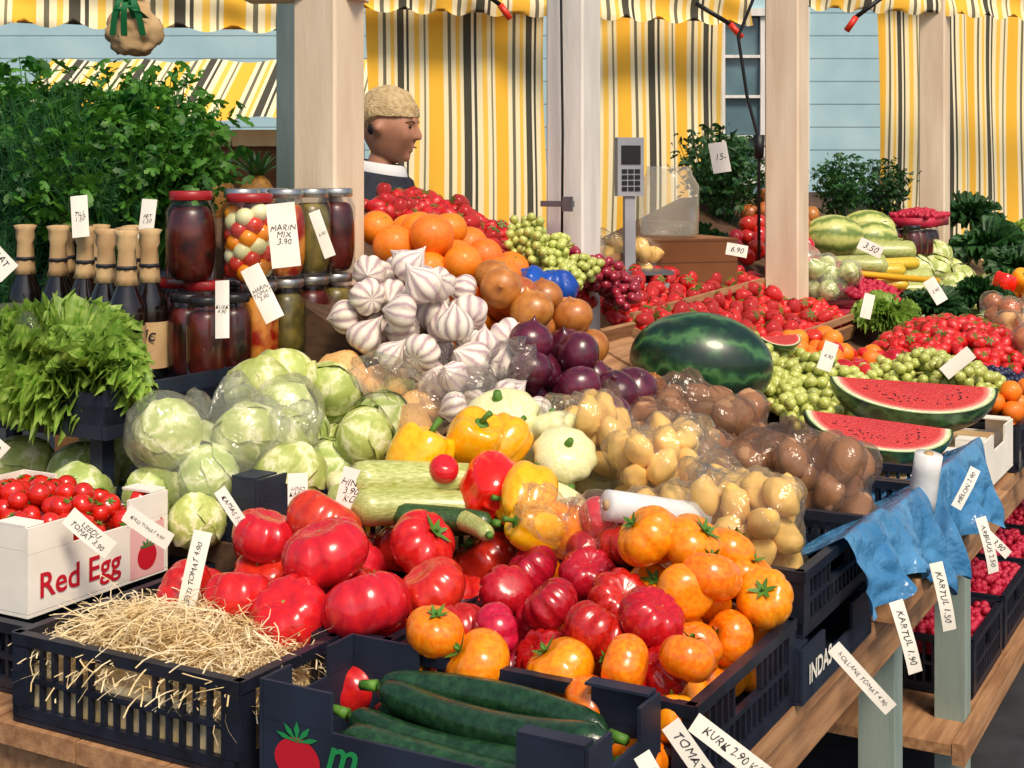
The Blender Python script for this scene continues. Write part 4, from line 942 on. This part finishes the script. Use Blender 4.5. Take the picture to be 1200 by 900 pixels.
mb=MB(); mb.rev([(.09,0),(.10,.01),(.102,.17),(.08,.205),(.075,.23),(.08,.235)],28,cap=False); c=MB(); c.rev([(.09,.004),(.097,.01),(.098,.05)],24)
one('glass_jar',mb.done('glass_jar',plastic('thick clear glass','f4f0dc',.18,.08,4,gl=1.3,bs=.05)),'large empty clear glass jar on the stall','jar',(.53,4.8,1.28),parts=(('contents',c.done('contents',m_milky),None),))
mb=MB(); mb.box(-.16,.2,-.14,.14,0,.22); one('box_stand',mb.done('box_stand',m_kio,False),'brown wooden box stand under the glass jar','stand',(.52,4.82,1.055),(0,0,.3))
for a0,b0,a1,b1 in ((2.18,.68,3.4,.68),(2.18,.97,3.35,.97),(2.18,1.27,3.35,1.27)):
    p=S(a0,b0,F(a0,b0)+.085);q=S(a1,b1,F(a1,b1)+.085); d=q-p; mb=MB(); mb.box(0,d.length,-.007,.007,-.010,.010)
    one('wooden_strip',mb.done('wooden_strip',m_wood,False),'thin wooden strip dividing berry trays','strip',p,d.to_track_quat('X','Z').to_euler(),group='wooden divider strips')
mb=MB(); mb.tube([(-.3,0,0),(.3,0,.0)],.012,8); one('yellow_strap',mb.done('yellow_strap',m_yel),'yellow plastic edging on a crate','edging',(1.30,5.2,1.12),(0,.1,.3))
# ---------------------------------------------------------------- price cards
def card(X,Y,Z,w,h,roll,txt,yaw=0,tilt=-.15):
    w*=.92; h*=.92; cb=R.uniform(.04,.16)
    bend=lambda x:cb*w*((x/w)*2)**2*.6*(1 if x>0 else .3)
    mb=MB(); mb.grid(lambda u,v:((u-.5)*w,bend((u-.5)*w),(v-.5)*h),12,2)
    mb.grid(lambda u,v:((.5-u)*w,.0008+bend((.5-u)*w),(v-.5)*h),12,2)
    o=one('price_card',mb.done('price_card',m_white),'white paper price card with handwritten black lettering','price card',group='handwritten price cards',M=Matrix.Translation((X,Y,Z))@Matrix.Rotation(yaw+R.uniform(-.25,.25),4,'Z')@Matrix.Rotation(tilt,4,'X')@Matrix.Rotation(math.radians(roll),4,'Y'))
    if txt:
        lines=txt.count('\n')+1; ml=max(len(s_) for s_ in txt.split('\n')); sz=min(h*.8/lines,w*.9/ml/.62); wb=.25 if len(txt)<5 else .8
        me2=textmesh(txt,round(sz,4),m_ink,-.0001,.25).copy()
        for v in me2.vertices:
            x,y=v.co.x,v.co.y; v.co.y+=wb*(sz*.10*sin(x/sz*2.3+X*50)+sz*.05*sin(x/sz*9+y/sz*3)); v.co.x+=wb*sz*.06*sin(y/sz*5+x/sz*3+Y*40); v.co.z=-bend(v.co.x)+.0009
        e=part('writing',me2,o); e.matrix_local=TXT
for c_ in [(-.640,2.15,.952,.092,.032,38,'LEEDU\nTOMAT 3.90'),(-.565,2.2,.948,.095,.030,28,'KIRSS TOMAT 4.90'),(-.462,2.06,.915,.135,.030,-80,'EESTI TOMAT 4.90'),(-.44,2.24,.965,.085,.022,55,'KAPSAS 1.50'),
 (-.348,2.31,.975,.035,.072,0,'HIND\nKABAS\n3.90'),(-.262,2.31,.98,.046,.078,12,'HIND\n3.90\nKG'),(.500,2.03,.775,.125,.024,46,'KOLLANE TOMAT 4.90'),(.622,2.24,.765,.125,.026,76,'KARTUL 1.90'),
 (.735,2.42,.775,.125,.026,80,'KARTUL 1.50'),(.935,2.79,.765,.12,.026,78,'ARBUUS 2.50'),(.985,2.88,.742,.065,.022,45,'3.90'),(.85,2.66,.906,.09,.022,-60,'MELON 2.90'),
 (.258,1.66,.822,.125,.026,38,'KURK 2.90 KG'),(.212,1.63,.822,.11,.026,52,'TOMAT 5.90'),(.165,1.60,.81,.08,.022,60,'KURK'),(-1.0,2.75,1.33,.09,.05,45,'SALAT\n2.50'),(-.92,2.5,1.02,.07,.04,42,'3.90'),
 (-.455,2.83,1.372,.062,.14,-6,'MARIN\nMIX\n3.90'),(-.39,2.92,1.37,.026,.11,-22,'6.90'),(-.485,2.76,1.262,.042,.125,-28,'MARIN\nTOMAT\n3.90'),(-.555,2.72,1.235,.030,.12,-4,'KURK\n4.90'),
 (.783,5.35,1.55,.08,.125,-8,'15-'),(-.90,2.96,1.405,.038,.095,-6,'TILL\n1.50'),(-.757,2.95,1.40,.036,.09,3,'PET\n1.50'),(1.21,4.8,1.24,.09,.045,25,'3.50'),(1.34,4.5,1.12,.045,.09,-30,'2.90'),(.68,4.3,1.26,.07,.04,10,'6.90'),(.80,3.6,1.03,.04,.08,20,'4.90'),
 (1.16,3.7,1.0,.04,.10,50,''),(1.40,3.7,.75,.05,.13,80,''),(1.05,4.2,1.10,.035,.08,15,'')]:
    card(*c_)
# ---------------------------------------------------------------- person
def skinbody(V,E,rad_,sub=2):
    me=bpy.data.meshes.new('b'); me.from_pydata(V,E,[]); ob=bpy.data.objects.new('b',me); COL.objects.link(ob)
    md=ob.modifiers.new('s','SKIN'); md.use_smooth_shade=True; md.branch_smoothing=.6
    for i,r in enumerate(rad_): me.skin_vertices[0].data[i].radius=(r if hasattr(r,'__len__') else (r,r))
    me.skin_vertices[0].data[0].use_root=True
    s_=ob.modifiers.new('u','SUBSURF'); s_.levels=sub
    bpy.context.view_layer.update(); out=bpy.data.meshes.new_from_object(ob.evaluated_get(bpy.context.evaluated_depsgraph_get()))
    bpy.data.objects.remove(ob); return out
V=[(0,0,.93),(0,0,1.08),(.0,0,1.22),(-.01,0,1.38),(-.005,0,1.45),(.01,0,1.52),(.025,0,1.60)]; E=[(0,1),(1,2),(2,3),(3,4),(4,5),(5,6)]; RD=[(.11,.09),(.10,.08),(.11,.08),(.09,.07),(.055,.05),(.045,.045),(.045,.045)]
for sg in (-1,1):
    b=len(V)
    V+=[(0,.09*sg,.86),(.02,.10*sg,.48),(-.02,.10*sg,.09),(.10,.11*sg,.03)]; E+=[(0,b),(b,b+1),(b+1,b+2),(b+2,b+3)]; RD+=[.08,.055,.04,.035]
    b=len(V)
    V+=[(0,.165*sg,1.42),(.03,.21*sg,1.12),(.24,.17*sg,1.04),(.30,.16*sg,1.03)]; E+=[(3,b),(b,b+1),(b+1,b+2),(b+2,b+3)]; RD+=[.045,.038,.028,.026]
    for k,(dy,L) in enumerate(((-.03,.075),(-.011,.085),(.009,.08),(.028,.062))):
        c0=len(V); V+=[(.335,(.16+dy*.9)*sg,1.03),(.335+L*.55,(.16+dy)*sg,1.02),(.335+L,(.16+dy)*sg,.995)]; E+=[(b+3,c0),(c0,c0+1),(c0+1,c0+2)]; RD+=[.009,.0085,.008]
    c0=len(V); V+=[(.31,(.16-.045)*sg,1.02),(.345,(.16-.06)*sg,1.01)]; E+=[(b+3,c0),(c0,c0+1)]; RD+=[.010,.009]
body=skinbody(V,E,RD)
hb=MB()
def gs(d,c,s_): 
    c=Vector(c).normalized(); return math.exp(-((d-c).length/s_)**2)
HC=Vector((.035,0,1.655))
def head(t,ph):
    d=Vector((sin(ph)*cos(t),sin(ph)*sin(t),cos(ph)))
    x,y,z=d.x*.094,d.y*.073,d.z*.118
    if d.z<0: y*=1-.20*(-d.z)**1.2; x*= 1 if d.x>0 else 1-.40*(-d.z)
    e=.004*gs(d,(.9,0,.42),.25)+.005*gs(d,(.95,.2,.16),.14)+.005*gs(d,(.95,-.2,.16),.14)
    e+=.010*gs(d,(1,0,-.02),.085)+.017*gs(d,(1,0,-.14),.085)+.018*gs(d,(1,0,-.25),.075)-.004*gs(d,(1,0,-.36),.06)
    e+=.004*(gs(d,(.97,.13,-.24),.07)+gs(d,(.97,-.13,-.24),.07))-.010*(gs(d,(.93,.34,.04),.14)+gs(d,(.93,-.34,.04),.14))
    e+=.007*gs(d,(.9,0,-.46),.07)-.005*gs(d,(.88,0,-.53),.03)+.008*gs(d,(.86,0,-.59),.07)-.004*gs(d,(.82,0,-.68),.06)+.017*gs(d,(.72,0,-.82),.18)+.007*(gs(d,(.75,.55,-.18),.25)+gs(d,(.75,-.55,-.18),.25))
    e+=.016*(gs(d,(-.05,1,-.05),.16)+gs(d,(-.05,-1,-.05),.16))
    return Vector((x,y,z))+d*e+HC
hb.rad(head,110,84)
hm=hb.done('h',m_skin)
bm=bmesh.new(); bm.from_mesh(body); bm.from_mesh(hm); me=bpy.data.meshes.new('person'); bm.to_mesh(me); bm.free()
ob=bpy.data.objects.new('x',me); COL.objects.link(ob); rm=ob.modifiers.new('r','REMESH'); rm.mode='VOXEL'; rm.voxel_size=.0036; rm.use_smooth_shade=True; sm=ob.modifiers.new('s','SMOOTH'); sm.factor=.5; sm.iterations=2
bpy.context.view_layer.update(); pm=bpy.data.meshes.new_from_object(ob.evaluated_get(bpy.context.evaluated_depsgraph_get())); bpy.data.objects.remove(ob)
pm.materials.clear(); pm.materials.append(m_skin)
pm.polygons.foreach_set('use_smooth',[True]*len(pm.polygons)); pm.polygons.foreach_set('material_index',[0]*len(pm.polygons))
per=one('person',pm,'person in knitted cap and dark jacket behind the fruit','person',(-.500,4.5,-.015),(0,0.05,-.30))
V2=[(0,0,.86),(0,0,.98),(.03,0,1.22),(.03,0,1.40),(.01,0,1.49)]; E2=[(0,1),(1,2),(2,3),(3,4)]; R2=[(.18,.17),(.19,.17),(.23,.19),(.21,.19),(.10,.09)]
for sg in (-1,1):
    b=len(V2); V2+=[(0.03,.18*sg,1.425),(.06,.245*sg,1.14),(.24,.185*sg,1.05)]; E2+=[(3,b),(b,b+1),(b+1,b+2)]; R2+=[.12,.085,.06]
jm=skinbody(V2,E2,R2); jm.materials.clear(); jm.materials.append(m_jack); part('jacket',jm,per)
mb=MB()
for sg in (-1,1): mb.tube([(0,.09*sg,.95),(.0,.095*sg,.86),(.02,.10*sg,.48),(-.02,.10*sg,.08)],[.12,.115,.08,.065],14)
part('trousers',mb.done('trousers',m_jack),per)
mb=MB(); mb.rev([(.086,1.475),(.088,1.51),(.080,1.54),(.070,1.545)],24,cap=False)
mb.v=[(v[0]*1.05+.010,v[1],v[2]-.12*v[0]) for v in mb.v]; part('collar',mb.done('collar',m_coll),per)
mb=MB(); mb.rev([(.15,1.39),(.125,1.45),(.106,1.505),(.094,1.515)],24,cap=False)
mb.v=[(v[0]*1.08+.008+.004*sin(v[2]*90),v[1],v[2]-.14*v[0]) for v in mb.v]; part('jacket_collar',mb.done('jacket_collar',m_jack),per)
mb=MB()
def capf(t,ph):
    d=Vector((sin(ph)*cos(t),sin(ph)*sin(t),cos(ph))); k=1+.012*sin(t*30)*sin(ph)+.05*noise.noise(d*2.2)
    x=d.x*.101*k-.006; y=d.y*.082*k; z=d.z*.096*(1+.06*noise.noise(d*3))
    if z<0: z*=.14+.95*max(0,-d.x)
    if d.x<0: x-=.016*max(0,d.z)
    return Vector((x,y,z+.036-.02*max(0,-d.x)))+HC
mb.rad(capf,72,32)
part('knitted_cap',mb.done('knitted_cap',m_cap),per)
mb=MB(); mb.rad(lambda t,ph:(HC.x-.022+.045*sin(ph)*cos(t),HC.y+.075*sin(ph)*sin(t),HC.z-.005+.045*cos(ph)),20,14); part('hair',mb.done('hair',m_hair),per)
for sg in (-1,1):
    mb=MB(); c=HC+Vector((.079,.028*sg,.003)); mb.rad(lambda t,ph,c=c:(c.x+.009*sin(ph)*cos(t),c.y+.010*sin(ph)*sin(t),c.z+.004*cos(ph)),12,8); part('eye',mb.done('eye',m_eye),per)
    mb=MB(); mb.tube([HC+Vector((.094,.016*sg,.018)),HC+Vector((.089,.032*sg,.021)),HC+Vector((.075,.048*sg,.017))],[.0015,.0022,.001],6); part('eyebrow',mb.done('eyebrow',m_hair),per)
mb=MB(); mb.tube([HC+Vector((.084,-.018,-.060)),HC+Vector((.095,0,-.059)),HC+Vector((.084,.018,-.060))],[.0015,.003,.0015],6); part('lips',mb.done('lips',mat('lips','8a4c40',None,5,.5)),per)
# ---------------------------------------------------------------- camera, light
cam=bpy.data.cameras.new('camera'); co=bpy.data.objects.new('camera',cam); COL.objects.link(co); sc.camera=co
co.location=(0,0,1.5); co.rotation_euler=(pi/2,0,0); cam.lens=50; cam.sensor_width=36; cam.shift_y=-.2083; cam.clip_end=300; cam.clip_start=.05
sun_dir=Vector((.35,-.80,1.05)).normalized()
sn=bpy.data.lights.new('sun','SUN'); sn.energy=3.2; sn.angle=math.radians(18); sn.color=(1,.86,.67); so=bpy.data.objects.new('sun',sn); COL.objects.link(so)
so.rotation_euler=sun_dir.to_track_quat('Z','Y').to_euler()
w=bpy.data.worlds.new('World'); sc.world=w; w.use_nodes=True; N=w.node_tree.nodes; L=w.node_tree.links
sk=N.new('ShaderNodeTexSky'); sk.sky_type='NISHITA'; sk.sun_disc=False; sk.sun_elevation=math.asin(sun_dir.z); sk.sun_rotation=math.atan2(sun_dir.x,sun_dir.y); sk.dust_density=3.0
L.new(sk.outputs[0],N['Background'].inputs[0]); N['Background'].inputs[1].default_value=.13
sc.view_settings.view_transform='Standard'; sc.view_settings.look='None'; sc.view_settings.exposure=0
